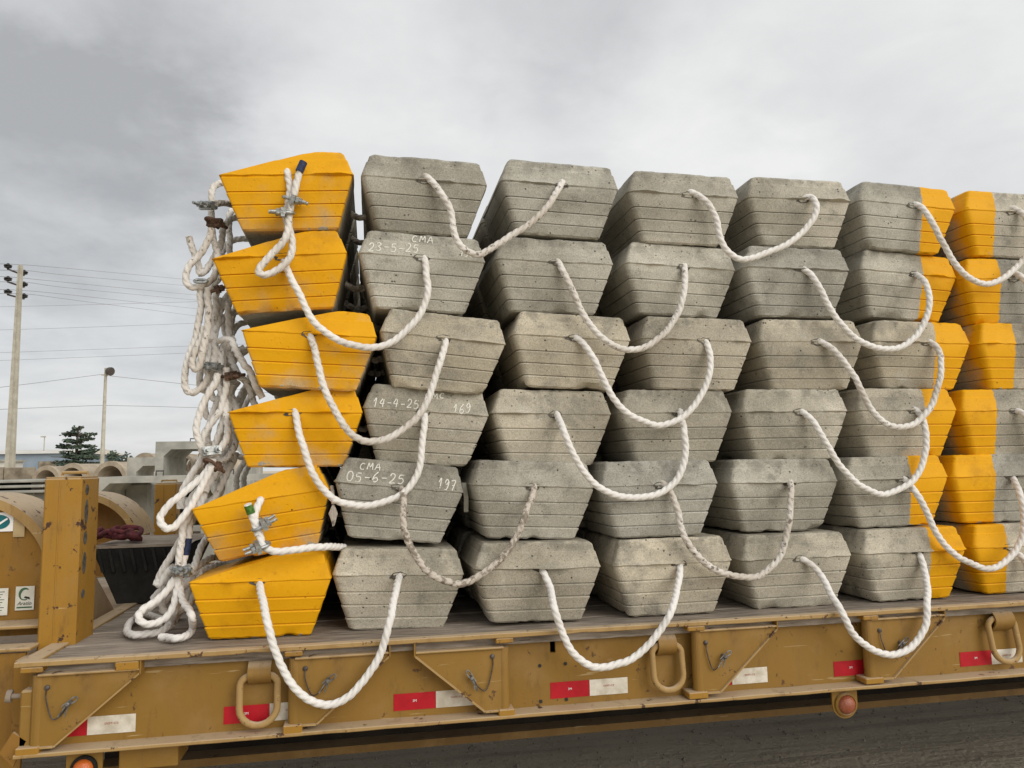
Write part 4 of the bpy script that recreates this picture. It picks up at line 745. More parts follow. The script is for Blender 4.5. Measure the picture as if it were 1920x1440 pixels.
# two worn ridges left by tyres
for (yc, nm) in ((1.75, 0), (2.55, 1)):
    g = MB(); rings = []
    for i in range(80):
        x = -3 + i * .14; pr = []
        for j in range(9):
            u = (j - 4) / 4
            pr.append((x, yc + u * .20 + .05 * math.sin(x * .9 + nm), GROUND_Z + .003 + max(0, .022 * (1 - abs(u)) * (1.2 + mnoise.noise((x * 2.2, u * 3 + nm * 9, 0)))) * (1 if j % 2 else .45)))
        rings.append(pr)
    g.rings(rings, closed=False)
    o = g.build('tyre_track_ridge', M['ground']); tag(o, kind='structure')

# ================================================================== background yard
def arr(b): return b
BG_ = BG
def solid(name, b, depth, mat, label, cat, group=None, bev=.02, z0=None):
    x0, x1, za, zb, y = b
    m = MB(); m.box(x0, x1, y, y + depth, za if z0 is None else z0, zb, bev)
    o = m.build(name, mat); return tag(o, label, cat, group)
def frame_culvert(name, b, depth, th, ch, label, zlow, bottom=True, xr=None):
    """a precast box culvert section: walls, roof, floor and chamfered inner corners"""
    x0, x1, za, zb, y = b
    root = empty(name, ((x0 + x1) / 2, y, zlow)); tag(root, label, 'box culvert', 'precast culvert sections in the yard')
    out = [(x0, zlow), (x1, zlow), (x1, zb), (x0, zb)]
    i0, i1, j0, j1 = x0 + th, x1 - th, zlow + (th if bottom else 0), zb - th
    inn = [(i0 + (ch if bottom else 0), j0), (i1 - (ch if bottom else 0), j0), (i1, j0 + (ch if bottom else 0)), (i1, j1 - ch), (i1 - ch, j1), (i0 + ch, j1), (i0, j1 - ch), (i0, j0 + (ch if bottom else 0))]
    outr = [(x0, zlow), (x1, zlow), (x1, zlow + .001), (x1, zb - .001), (x1, zb), (x0, zb), (x0, zb - .001), (x0, zlow + .001)]
    m = MB(); n = 8
    vs = [(x, yy, z) for yy in (y, y + depth) for ring in (outr, inn) for x, z in ring]
    fs = []
    for i in range(n):
        j = (i + 1) % n
        if not bottom and i == 0: continue
        fs += [(i, j, n + j, n + i), (2 * n + i, 3 * n + i, 3 * n + j, 2 * n + j), (i, 2 * n + i, 2 * n + j, j), (n + i, n + j, 3 * n + j, 3 * n + i)]
    m.add(vs, fs)
    off = root.location
    m.build('shell', M['precast'], root, offset=off)
    if zlow < zb:
        for xx in (x0 + (x1 - x0) * .3, x0 + (x1 - x0) * .7):
            m2 = MB(); m2.tube([(xx - .05, y + depth * .4, zb), (xx - .05, y + depth * .4, zb + .07), (xx + .05, y + depth * .4, zb + .07), (xx + .05, y + depth * .4, zb)], .012, 6)
            m2.build('lifting_hook', M['dark_steel'], root, offset=off)
    return root
b = BG['culvert_big']; frame_culvert('box_culvert', b, 1.6, .135, .12, 'tall grey box culvert section standing open behind the ropes', GROUND_Z, bottom=False)
b = BG['culvert_back']; frame_culvert('box_culvert', b, 1.4, .19, .14, 'grey box culvert section with chamfered opening behind the tall one', GROUND_Z)
b = BG['culvert_long']; frame_culvert('box_culvert', b, 1.2, .09, .12, 'long low culvert section whose flat grey roof runs behind the posts', GROUND_Z, bottom=False)
b = BG['bucket']; solid('concrete_block', b, .5, M['precast'], 'pale concrete pier standing beneath the long culvert roof', 'concrete pier', bev=.05, z0=GROUND_Z)
names = ['upper grey slab of the pile at the far left', 'middle grey slab of the pile at the far left', 'lower grey slab of the pile at the far left',
         'top slab of the pile behind the far post', 'second slab of the pile behind the far post', 'third slab of the pile behind the far post', 'thick cream slab at the base of the pile behind the far post']
for i, (b, nm) in enumerate(zip(BG['slabs'], names)):
    b = list(b)
    if b[3] - b[2] < .03: b[3] = b[2] + .035
    solid('concrete_slab', b, 1.6, M['precast'] if i != 6 else M['roof'], nm, 'concrete slab', 'stacked concrete slabs in the yard', .008)
for pile, where in (((2, 1, 0), 'at the far left'), ((6, 5, 4, 3), 'behind the far post')):
    for lo_, up_ in zip(pile, pile[1:]):
        a_, c_ = list(BG['slabs'][lo_]), list(BG['slabs'][up_])
        if a_[3] - a_[2] < .03: a_[3] = a_[2] + .035
        for fx in (.15, .82):
            x_ = a_[0] + (a_[1] - a_[0]) * fx; m = MB(); m.box(x_, x_ + .1, a_[4] + .05, a_[4] + 1.5, a_[3] + .001, c_[2] - .001)
            tag(m.build('timber_bearer', M['bark']), f'{"left" if fx < .5 else "right"} dark timber bearer under the {names[up_]}', 'timber', 'bearers between the stacked slabs')
for i, (b, lab) in enumerate(((BG['slabs'][2], 'squat concrete plinth under the slabs at the far left'), (BG['slabs'][6], 'wide concrete plinth under the slabs behind the far post'))):
    m = MB(); m.box(b[0] + .15, b[1] - .15, b[4] + .15, b[4] + 1.4, GROUND_Z, b[2] - .003, .02); tag(m.build('concrete_plinth', M['precast']), lab, 'plinth')
def pipe(x, y, z, r, ln, yaw, label, group='concrete drain pipes stacked in the yard', wall=.10):
    root = empty('concrete_pipe', (x, y, z), (0, 0, yaw)); tag(root, label, 'pipe', group)
    m = MB(); n = 28
    rings = [[(rr * math.cos(2 * math.pi * k / n), yy, rr * math.sin(2 * math.pi * k / n)) for k in range(n)] for rr, yy in ((r - wall, ln), (r, ln), (r, .12), (r + .02, .11), (r + .02, 0), (r - wall, 0), (r - wall, ln))]
    m.rings(rings); m.build('barrel', M['pipe'], root, smooth=35)
    return root
pl = ['leftmost tan concrete pipe of the row beyond the near post', 'middle tan concrete pipe of the row beyond the near post', 'large open concrete pipe right of the row beyond the near post', 'concrete pipe lying above the chamfered culvert', 'concrete pipe seen through the tall culvert opening']
for (x, y, z, _), lab, r in zip(BG['pipes'], pl, (.46, .50, .52, .45, .42)):
    pipe(x, y, z, r, 2.4, -.45, lab)
for (x, y, z, _), lab, r in zip(BG['pipes'], ('leftmost', 'middle', 'right', 'rear', 'rearmost'), (.46, .50, .52, .45, .42)):
    zb = GROUND_Z + r + .03
    m = MB(); m.box(x - r * .8, x + r * .8 + .9, y + .2, y + 2.2, GROUND_Z, z - r + .02, .02); tag(m.build('concrete_plinth', M['precast']), f'low concrete bearer under the {lab} drain pipe', 'plinth', 'bearers under the drain pipes')
for (x, y, z), lab in zip(BG['smallpipes'], ('small concrete ring leaning inside the tall culvert opening', 'second small concrete ring leaning beside the first', 'small tan concrete ring between the hanging ropes')):
    pipe(x, y, z, .17, .10, -.7, lab, 'small concrete rings', .035)
    m = MB(); m.box(x - .12, x + .12, y - .05, y + .15, GROUND_Z, z - .165, .01); tag(m.build('concrete_plinth', M['precast']), 'stub under ' + lab, 'plinth')
b = BG['wall']; m = MB()
for i in range(14):
    x = b[1] - i * .9; m.box(x - .88, x, b[4], b[4] + .15, GROUND_Z, b[3] + .02 * (i % 3), .01)
tag(m.build('yard_wall', M['wall']), 'stained brown concrete yard wall at the far left', 'wall')
b = BG['build']
root = empty('warehouse', (b[0], b[4], GROUND_Z)); tag(root, 'blue grey warehouse with a pale roof far behind the tree', 'building')
m = MB(); m.box(b[0] - 8, b[1] + 1, b[4], b[4] + 14, GROUND_Z, b[3]); m.build('wall', M['blue_wall'], root, offset=root.location)
m = MB(); r_ = BG['roof']; m.add([(b[0] - 8.4, b[4] - .4, b[3]), (b[1] + 1.4, b[4] - .4, b[3]), (b[1] + 1.4, b[4] + 7, r_[3] + .2), (b[0] - 8.4, b[4] + 7, r_[3] + .2), (b[0] - 8.4, b[4] + 14.4, b[3]), (b[1] + 1.4, b[4] + 14.4, b[3])], [(0, 1, 2, 3), (3, 2, 5, 4), (0, 3, 4), (1, 5, 2)]); m.build('roof', M['roof'], root, offset=root.location)
m = MB(); m.box(b[0] + 2.0, b[0] + 3.6, b[4] - .06, b[4] - .003, GROUND_Z, b[2] + .7); m.build('door', M['wall'], root, offset=root.location)
b = BG['shed']; root = empty('site_hut', (b[0], b[4], GROUND_Z)); tag(root, 'small cream site hut at the far left edge', 'hut')
m = MB(); m.box(b[0] - 2, b[1], b[4], b[4] + 3, GROUND_Z, b[3] - .3); m.build('wall', M['roof'], root, offset=root.location)
m = MB(); m.box(b[0] - 2.2, b[1] + .2, b[4] - .2, b[4] + 3.2, b[3] - .3, b[3] - .15); m.build('roof', M['precast'], root, offset=root.location)

def leaf_cloud(m, c, rx, ry, rz, n, size, rnd):
    for _ in range(n):
        while True:
            p = Vector((rnd.uniform(-1, 1), rnd.uniform(-1, 1), rnd.uniform(-1, 1)))
            if p.length < 1: break
        q = Vector((c[0] + p.x * rx, c[1] + p.y * ry, c[2] + p.z * rz)); s = size * rnd.uniform(.5, 1.3)
        u = Vector((rnd.uniform(-1, 1), rnd.uniform(-1, 1), rnd.uniform(-.5, .5))).normalized(); w = u.orthogonal().normalized() * rnd.uniform(.4, .8)
        m.add([q - u * s, q - w * s, q + u * s, q + w * s], [(0, 1, 2, 3)])
def tree(loc, h, trunk_r, tiers, label, size, rnd, name='tree'):
    root = empty(name, loc); tag(root, label, 'tree', None)
    m = MB(); pts = [(0, 0, 0), (.05 * h * .2, 0, h * .4), (0, 0.03, h * .7), (.02, 0, h * .97)]; m.tube(catmull(pts, h / 12), [trunk_r * (1 - .85 * i / 13) for i in range(60)][:len(catmull(pts, h / 12))], 7)
    for (z, rad, n) in tiers:
        for k in range(5):
            a = k * 1.26 + z; m.tube([(0, 0, z - .1), (math.cos(a) * rad * .5, math.sin(a) * rad * .5, z + .05), (math.cos(a) * rad * .9, math.sin(a) * rad * .9, z + .08)], [trunk_r * .35, trunk_r * .2, trunk_r * .08], 5)
    m.build('trunk', M['bark'], root, smooth=40)
    m = MB()
    for (z, rad, n) in tiers:
        for k in range(7):
            a = rnd.random() * 6.28; d = rad * rnd.uniform(.2, .95); leaf_cloud(m, (math.cos(a) * d, math.sin(a) * d, z + rnd.uniform(-.08, .12)), rad * .40, rad * .40, .095 * h / 4, n // 7, size * .8, rnd)
    m.build('crown', M['leaf'], root)
    return root
rt = random.Random(11)
b = BG['tree']; hh = b[3] - GROUND_Z + .05
tree(((b[0] + b[1]) / 2 + .1, b[4], GROUND_Z), hh, .16, [(hh * .97, .30, 110), (hh * .90, .95, 330), (hh * .81, .85, 300), (hh * .735, 1.05, 360), (hh * .655, .95, 330), (hh * .575, 1.45, 560), (hh * .50, 1.25, 460), (hh * .43, 2.15, 860), (hh * .36, 2.0, 900), (hh * .29, 2.2, 1000), (hh * .21, 2.2, 1000), (hh * .12, 2.0, 900)], 'dark tiered tree standing beyond the yard beside the lamp post', .14, rt)
b = BG['lefttree']; hh = b[3] - GROUND_Z
tree((b[1] - 1.35, b[4], GROUND_Z), hh + .2, .14, [(hh * f, .9 + .3 * (1 - f), 420) for f in (.98, .85, .7, .55, .4, .25)], 'dark tree cut off by the left edge of the view', .13, rt)
for i, (px_, r_, hz) in enumerate(((-24.5, 2.4, 1.5), (-20.8, 1.9, 1.9), (-18.9, 1.0, 2.9), (-16.6, 2.0, 1.6), (-12.5, 2.6, 1.7), (-28, 2.6, 1.6))):
    root = empty('shrub', (px_, 60, GROUND_Z)); tag(root, ['wide bush left of the tiered tree', 'low bush at the foot of the lamp post', 'upright bush beside the back culvert', 'round bush behind the tall culvert', 'broad bush hidden behind the rope tangle', 'far bush beside the warehouse'][i], 'bush', 'bushes beyond the yard')
    m = MB(); m.tube([(0, 0, 0), (0, 0, hz * .6)], [.08, .03], 6); m.build('stem', M['bark'], root)
    m = MB()
    for k in range(9): leaf_cloud(m, (rt.uniform(-1, 1) * r_ * .7, rt.uniform(-1, 1), hz * rt.uniform(.3, .95)), r_ * .4, .8, hz * .28, 110, .16, rt)
    m.build('foliage', M['leaf'], root)

# utility pole, its crossarms and insulators, and the lamp post
pt, pb = Vector(POLE[0]), Vector(POLE[1])
root = empty('utility_pole', (pb.x, pb.y, GROUND_Z)); tag(root, 'tall tapered concrete utility pole with three crossarms', 'utility pole')
H_ = pt.z - GROUND_Z
m = MB(); m.rings([[(-w, -.10, z), (w, -.10, z), (w, .10, z), (-w, .10, z)] for z, w in ((0, .200), (H_, .075))], cap=True)
m.rings([[(w * .30, -.14, z), (w * .42, -.14, z), (w * .42, -.1, z), (w * .30, -.1, z)] for z, w in ((0, .200), (H_, .075))], cap=True)
m.build('shaft', M['pole'], root)
for (a, c) in INS:
    a, c = Vector(a) - root.location, Vector(c) - root.location
    m = MB(); m.tube([a + Vector((0, 0, -.16)), c + Vector((0, 0, -.16))], .045, 6); arm = m.build('crossarm', M['dark_steel'], root)
    for q in (a, c):
        m = MB(); m.lathe(q + Vector((0, 0, -.16)), (0, 0, 1), [(0, .03), (.04, .06), (.07, .15), (.10, .15), (.12, .08), (.14, .17), (.18, .16), (.21, .07), (.26, .05)], 12); m.build('insulator', M['ink'], arm, smooth=40)
lt, lb = Vector(LAMP[0]), Vector(LAMP[1])
root = empty('lamp_post', (lb.x, lb.y, GROUND_Z)); tag(root, 'slim grey lamp post with a round floodlight beside the tree', 'lamp post')
H_ = lt.z - GROUND_Z
m = MB(); m.lathe((0, 0, 0), (0, 0, 1), [(0, .12), (H_, .07)], 10); m.box(-.22, .10, -.03, .03, H_ - .40, H_ - .34); m.build('shaft', M['pole'], root)
m = MB(); m.lathe((.08, -.05, H_ - .16), (.75, -.5, -.15), [(-.02, .05), (.03, .14), (.14, .21), (.30, .23), (.34, .20), (.345, .02)], 14); m.build('floodlight', M['dark_steel'], root, smooth=40)
b = BG['farlamp']
root = empty('lamp_post', (b[0], b[4], GROUND_Z)); tag(root, 'tiny distant lamp post above the warehouse roof', 'lamp post')
m = MB(); m.tube([(0, 0, 0), (0, 0, b[3] - GROUND_Z)], .05, 6); m.build('shaft', M['pole'], root)
m = MB(); m.box(-.35, .1, -.1, .1, b[3] - GROUND_Z, b[3] - GROUND_Z + .12); m.build('lamp_head', M['pole'], root)
wl_ = ['power cable on the left end of the top crossarm', 'power cable on the right end of the top crossarm', 'power cable on the left end of the middle crossarm', 'power cable on the right end of the middle crossarm',
       'power cable on the left end of the bottom crossarm', 'power cable on the right end of the bottom crossarm', 'topmost of the thin cables rising to the right behind the pole', 'second thin cable rising to the right behind the pole',
       'third thin cable rising to the right behind the pole', 'lowest thin cable rising to the right behind the pole', 'upper cable running left from the lamp post', 'upper cable running right from the lamp post', 'lower cable running left from the lamp post', 'lower cable running right from the lamp post']
for pts, lab in zip(WIRES, wl_):
    m = MB(); m.tube(catmull(pts, 3.0), .011, 5); tag(m.build('power_cable', M['wire']), lab, 'cable', 'overhead cables')

# ================================================================== the trailer
TR = empty('flatbed_trailer', (0, 0, GROUND_Z))
tag(TR, 'tan yellow low flatbed trailer carrying the stack of concrete blocks', 'trailer')
TO = Vector((0, 0, GROUND_Z))
def part(m, name, mats, parent=None, smooth=0):
    """a part of the trailer; its mesh is written in yard coordinates and moved under its parent"""
    return m.build(name, mats, TR if parent is None else parent, smooth, TO if parent is None else TO)
XL, XR, YF, YB = -.785, 6.6, -.162, 2.42
WEB = -.092
ZF = -.2775      # top of the lower flange
# deck planks, each its own board
yy = YF + .037; k = 0; rp = random.Random(5)
plank_me = []
for k in range(12):
    w = (YB - .055 - yy) / (12 - k); x0 = XL + .06
    m = MB(); z1 = -.004 - rp.uniform(0, .005)
    n = 16; segs = [x0 + (XR - x0) * i / n for i in range(n + 1)]
    rings = []
    for x in segs:
        j1, j2 = rp.uniform(0, .004), rp.uniform(0, .004)
        rings.append([(x, yy + .002 + j1, -.045), (x, yy + w - .002 - j2, -.045), (x, yy + w - .002 - j2, z1 - .004), (x, yy + w - .006 - j2, z1), (x, yy + .006 + j1, z1), (x, yy + .002 + j1, z1 - .004)])
    m.rings(rings, cap=True)
    part(m, 'plank', M['plank']); yy += w
# front lip, with the bent and worn stretches seen in the photograph
def strip(name, x0, x1, y0, y1, z0, z1, mat, wob=.0015, seed=0, dips=()):
    m = MB(); n = max(4, int((x1 - x0) / .06)); rings = []
    for i in range(n + 1):
        x = x0 + (x1 - x0) * i / n; a = mnoise.noise((x * 6, seed, 0)) * wob; b_ = mnoise.noise((x * 9, seed + 5, 0)) * wob
        for (dx, dw, dz) in dips: b_ += dz * math.exp(-((x - dx) / dw) ** 2)
        bv = .0025
        rings.append([(x, y0, z0 + bv + b_), (x, y0 + bv, z0 + b_), (x, y1, z0 + b_), (x, y1, z1 + a), (x, y0 + bv, z1 + a), (x, y0, z1 - bv + a)])
    m.rings(rings, cap=True); return part(m, name, mat)
strip('deck_lip', XL, XR, YF, YF + .034, -.0135, .003, M['tan_edge'], seed=2, dips=((-.05, .03, .006), (1.40, .03, .006), (1.07, .02, .004)))
strip('deck_lip', XL, XR, YB - .05, YB, -.021, .003, M['tan_edge'], seed=3)
m = MB(); m.box(XL, XL + .058, YF + .036, YB - .052, -.021, .002, .003); part(m, 'deck_end_strip', M['tan_edge'])
# side beams: web with a slot and bolt holes, lower flange
def beam(yw, face):
    m = MB(); th = .012
    holes = []
    if face < 0:
        sx = SLOTX
        holes = [(sx - .010, sx + .010, -.0915, -.040)]
    x0, x1, z0, z1 = XL + .02, XR, ZF, -.022
    xs_ = sorted({x0, x1, *[h[0] for h in holes], *[h[1] for h in holes]}); zs_ = sorted({z0, z1, *[h[2] for h in holes], *[h[3] for h in holes]})
    for i in range(len(xs_) - 1):
        for j in range(len(zs_) - 1):
            if any(h[0] <= xs_[i] and xs_[i + 1] <= h[1] and h[2] <= zs_[j] and zs_[j + 1] <= h[3] for h in holes): continue
            a, b2, c, d = xs_[i], xs_[i + 1], zs_[j], zs_[j + 1]
            m.add([(a, yw, c), (b2, yw, c), (b2, yw, d), (a, yw, d)], [(0, 1, 2, 3)])
            m.add([(a, yw + th, c), (b2, yw + th, c), (b2, yw + th, d), (a, yw + th, d)], [(3, 2, 1, 0)])
    return part(m, 'side_beam', M['tan'])
SLOTX = F['slot'][0][0]
beam(WEB, -1); beam(YB - .08, 1)
strip('lower_flange', XL + .01, XR, YF, WEB + .05, ZF - .0125, ZF, M['tan_edge'], .002, 9)
strip('lower_flange', XL + .01, XR, YB - .13, YB, ZF - .0125, ZF, M['tan_edge'], .002, 12)
for (hx, _, hz) in F['holes']:
    m = MB(); m.lathe((hx, WEB - .0035, hz), (0, 1, 0), [(0, .0062), (.003, .0062)], 10); part(m, 'bolt_hole', M['ink'])
m = MB(); m.box(SLOTX - .03, SLOTX + .03, WEB + .02, WEB + .03, -.11, -.03); part(m, 'slot_backing', M['ink'])
# the frame under the deck: two main girders, crossmembers, sheet
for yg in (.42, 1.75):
    m = MB(); m.box(XL + .1, XR, yg - .012, yg + .012, -.50, -.05); m.box(XL + .1, XR, yg - .10, yg + .10, -.075, -.051); part(m, 'main_girder', M['under_shade'])
    m = MB(); m.box(XL + .1, XR, yg - .10, yg + .10, -.530, -.501); part(m, 'girder_flange', M['dull_under'])
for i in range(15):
    x = XL + .25 + i * .5; m = MB(); m.box(x, x + .05, WEB + .02, YB - .09, -.16, -.048); part(m, 'crossmember', M['under_shade'])
m = MB(); m.box(XL + .05, XR, WEB + .02, YB - .09, -.0475, -.0455); part(m, 'deck_sheet', M['under_shade'])
u = F['under']; m = MB(); m.box(u[0][0], u[1][0], -.10, .05, u[1][2], ZF - .0135, .003); part(m, 'support_bracket', M['tan'])

# swing-out outriggers stowed against the side beam
def outrigger(pts, tab, btab, rivet, pin, mirror):
    A, T, D, E = [Vector(p) for p in pts]           # hinge top, tip, lower end of the diagonal, hinge bottom
    s = -1 if mirror else 1
    root = empty('outrigger_bracket', (A.x, -.12, A.z - GROUND_Z)); root.parent = TR
    off = Vector((A.x, -.12, A.z))
    zt, zb_ = (A.z + T.z) / 2 - .0065, (D.z + E.z) / 2
    xh, xt, xd = (A.x + E.x) / 2, T.x, D.x
    poly = [(xh, zb_), (xd, zb_), (xt, zt - .006), (xt, zt), (xh, zt)]
    if mirror: poly = poly[::-1]
    m = MB(); m.prism_y(poly, -.147, -.141); m.build('face_plate', M['tan'], root, offset=off)
    # shelf, diagonal rim and foot rim
    m = MB(); x0, x1 = sorted((xh + s * .012, xt)); m.box(x0, x1, -.158, -.095, zt, zt + .007, .002); m.build('top_shelf', M['tan_edge'], root, offset=off)
    def rim(ax, az, bx__, bz):
        d = Vector((bx__ - ax, 0, bz - az)).normalized(); nn = Vector((d.z, 0, -d.x)) * (.0055 if not mirror else -.0055)
        p = [(ax, az), (bx__, bz), (bx__ + nn.x, bz + nn.z), (ax + nn.x, az + nn.z)]
        mm = MB(); mm.prism_y(p if not mirror else p[::-1], -.156, -.095); return mm
    rim(xd, zb_, xt, zt - .006).build('diagonal_rim', M['tan_edge'], root, offset=off)
    rim(xh + s * .02, zb_, xd, zb_).build('foot_rim', M['tan_edge'], root, offset=off)
    m = MB(); x0, x1 = sorted((xt, xt + s * .006)); m.box(x0, x1, -.156, -.095, zt - .012, -.015, .001); m.build('tip_plate', M['tan'], root, offset=off)
    m = MB(); m.tube([(xh + s * .012, -.128, zb_ - .004), (xh + s * .012, -.128, zt + .002)], .022, 14); m.build('hinge_tube', M['tan'], root, smooth=40, offset=off)
    for (p, q_, nm) in ((tab[0], tab[1], 'hinge_tab'), (btab[0], btab[1], 'hinge_tab')):
        m = MB(); m.box(p[0], q_[0], -.161, -.095, min(p[2], q_[2]) if p is not tab[0] else -.0315, max(p[2], q_[2]) - .001 if p is not tab[0] else -.0142, .003); m.build(nm, M['tan_post'], root, offset=off)
    rv = Vector((rivet[0], -.147, rivet[2])); pn = Vector((pin[0], -.147, pin[2]))
    m = MB(); m.lathe(rv, (0, -1, 0), [(-.001, .0085), (.004, .0085), (.006, .006), (.0075, .003)], 12); m.build('rivet', M['dark_steel'], root, smooth=40, offset=off)
    sag = min(rv.z, pn.z) - .045
    w = [rv + Vector((0, -.005, 0)), Vector((rv.x + s * .001, -.155, rv.z - .035)), Vector((rv.x * .7 + pn.x * .3, -.156, sag)), Vector((rv.x * .35 + pn.x * .65, -.157, sag + .008)), pn + Vector((0, -.012, 0))]
    m = MB(); m.tube(catmull(w, .006), .0022, 6); m.build('pin_wire', M['dark_steel'], root, offset=off)
    m = MB()
    m.lathe(pn, (0, -1, 0), [(-.002, .007), (.03, .007), (.033, .004)], 10)
    a0 = math.radians(35) if not mirror else math.radians(125)
    c = pn + Vector((0, -.020, 0)); e1 = Vector((math.cos(a0), 0, math.sin(a0))); e2 = Vector((-e1.z, 0, e1.x))
    m.tube([c - e1 * .020 + e2 * .004, c + e1 * .022 + e2 * .007, c + e1 * .031 + e2 * .003, c + e1 * .031 - e2 * .003, c + e1 * .022 - e2 * .007, c - e1 * .020 - e2 * .004], .0026, 6)
    m.tube([c - e1 * .006, c - e1 * .035 - Vector((0, 0, .018))], .0026, 6); m.tube([c + Vector((.004, 0, 0)), c + Vector((-.010 * s, -.002, -.038))], .0024, 6)
    m.build('locking_pin', M['pin'], root, offset=off)
for i, key in enumerate(('B1', 'B2', 'B3', 'B4', 'B5')):
    ti = (0, 2, 3, 4, 5)[i]
    outrigger(F[key], F['tabs'][ti], F['btabs'][i], F['rivet'][i], F['pin'][i], key == 'B3')
t_ = F['tabs'][1]; m = MB(); m.box(t_[0][0], t_[1][0], -.160, -.095, t_[1][2] + .006, -.0142, .003); part(m, 'stop_block', M['tan_post'])
# lashing rings hanging from bent saddles
def lash(r, mnt, tilt):
    x0, x1, z1, z0 = r[0][0], r[1][0], r[0][2], r[1][2]; rad = .0115
    root = empty('ring_saddle', ((x0 + x1) / 2, WEB, z1 - GROUND_Z)); root.parent = TR; off = Vector((root.location.x, WEB, z1))
    mx0, mx1, mz1, mz0 = mnt[0][0], mnt[1][0], mnt[0][2], mnt[1][2]
    # saddle: plate that leaves the web, bulges over the ring and returns
    prof = []
    for i in range(13):
        t = i / 12; z = mz1 + (mz0 - mz1) * t; bulge = .047 * math.sin(math.pi * min(1, t * 1.0)) ** .7 + .002
        prof.append((-bulge + WEB, z))
    m = MB(); rings = [[(mx0, y, z), (mx1, y, z)] for y, z in prof]; back = [[(mx0, min(y + .008, WEB - .001), z), (mx1, min(y + .008, WEB - .001), z)] for y, z in prof]
    ring2 = [[(mx0, y, z) for y, z in prof] + [(mx0, min(y + .008, WEB - .0005), z) for y, z in reversed(prof)], [(mx1, y, z) for y, z in prof] + [(mx1, min(y + .008, WEB - .0005), z) for y, z in reversed(prof)]]
    m.rings(ring2, cap=True); m.build('saddle_plate', M['tan'], root, smooth=50, offset=off)
    cx, hw = (x0 + x1) / 2, (x1 - x0) / 2 - rad; pts = []
    za, zb2 = z1 - rad - hw * .55, z0 + rad + hw * .95
    for k in range(13): a = math.pi * k / 12; pts.append((cx + hw * math.cos(a), 0, za + hw * .55 * math.sin(a)))
    for k in range(13): a = math.pi + math.pi * k / 12; pts.append((cx + hw * math.cos(a), 0, zb2 + hw * .95 * math.sin(a)))
    y_top, y_bot = WEB - .028, WEB - .040
    pts = [(x + tilt * (z1 - z), y_top + (y_bot - y_top) * ((z1 - z) / (z1 - z0)), z) for x, _, z in pts]
    m = MB(); m.tube(pts, rad, 12, closed=True); m.build('lashing_ring', M['tan_edge'], root, smooth=60, offset=off)
lash(F['R1'], F['R1m'], 0); lash(F['R2'], F['R2m'], .02); lash(F['R3'], F['R3m'], .10)
# reflective tape, red and white, with its small print
def tape(x0, x1, red, print_x=None, z=-.2255):
    m = MB(); y = WEB - .0018
    m.add([(x0, y, z - .0285), (x1, y, z - .0285), (x1, y, z + .0285), (x0, y, z + .0285)], [(0, 1, 2, 3)])
    m.add([(x0, y + .0012, z - .0285), (x1, y + .0012, z - .0285), (x1, y + .0012, z + .0285), (x0, y + .0012, z + .0285)], [(3, 2, 1, 0)])
    o = part(m, 'reflective_tape', M['red_tape'] if red else M['white_tape']); o['label'] = 'red reflective tape' if red else 'white reflective tape'
    cx = (x0 + x1) / 2 if print_x is None else print_x
    if red: text_mesh('lettering', '3M', .0115, M['white'], o, (cx, y - .0012, z + .002 - GROUND_Z), thick=.0003)
    else: text_mesh('lettering', 'DOT-C2', .0085, M['red_print'], o, (cx, y - .0012, z + .004 - GROUND_Z), thick=.0003, xs=1.35)
TX = [p[0] for p in F['tape']]
S = .1477
for (xa, red) in ((TX[2] - 2 * S, True), (TX[2] - S, False), (TX[4] - S, True), (TX[4] + .001, False), (TX[7] - S, True), (TX[7] + .001, False), (TX[10] - S, True), (TX[10] + .001, False),
                  (TX[13] - S, True), (TX[13] + .001, False), (TX[16] - S, True), (TX[18] - S, True), (TX[18] + .001, False)):
    tape(xa, xa + S - .001, red)
# marker lights on their hangers
def marker(c, half, rnd_bottom, lens, r, bez):
    root = empty('light_hanger', (c[0], -.10, c[2] - GROUND_Z)); root.parent = TR; off = Vector((c[0], -.10, c[2]))
    zt = ZF - .0135; poly = [(c[0] - half, zt), ]
    n = 14
    arc = [(c[0] + half * math.cos(math.pi + math.pi * k / n), c[2] + half * math.sin(math.pi + math.pi * k / n)) for k in range(n + 1)]
    poly = arc + [(c[0] + half, zt), (c[0] - half, zt)]
    m = MB(); m.prism_y(poly, -.112, -.104); m.build('hanger_plate', M['tan'], root, offset=off)
    m = MB(); m.lathe((c[0], -.112, c[2]), (0, -1, 0), [(0, r * 1.28), (.008, r * 1.26), (.014, r * 1.06), (.010, r)], 22); m.build('bezel', M[bez], root, smooth=40, offset=off)
    m = MB(); m.lathe((c[0], -.118, c[2]), (0, -1, 0), [(0, r), (.010, r * .94), (.020, r * .72), (.026, r * .4), (.028, .002)], 22); m.build('lens', M[lens], root, smooth=60, offset=off)
    m = MB(); m.box(c[0] - .022, c[0] + .022, -.113, -.1125, zt - .012, zt - .001, 0); m.build('notch', M['ink'], root, offset=off)
marker(F['light2'][0], .054, True, 'red_lens', .036, 'tan')
marker(F['light1'][0], .054, True, 'amber', .032, 'black')

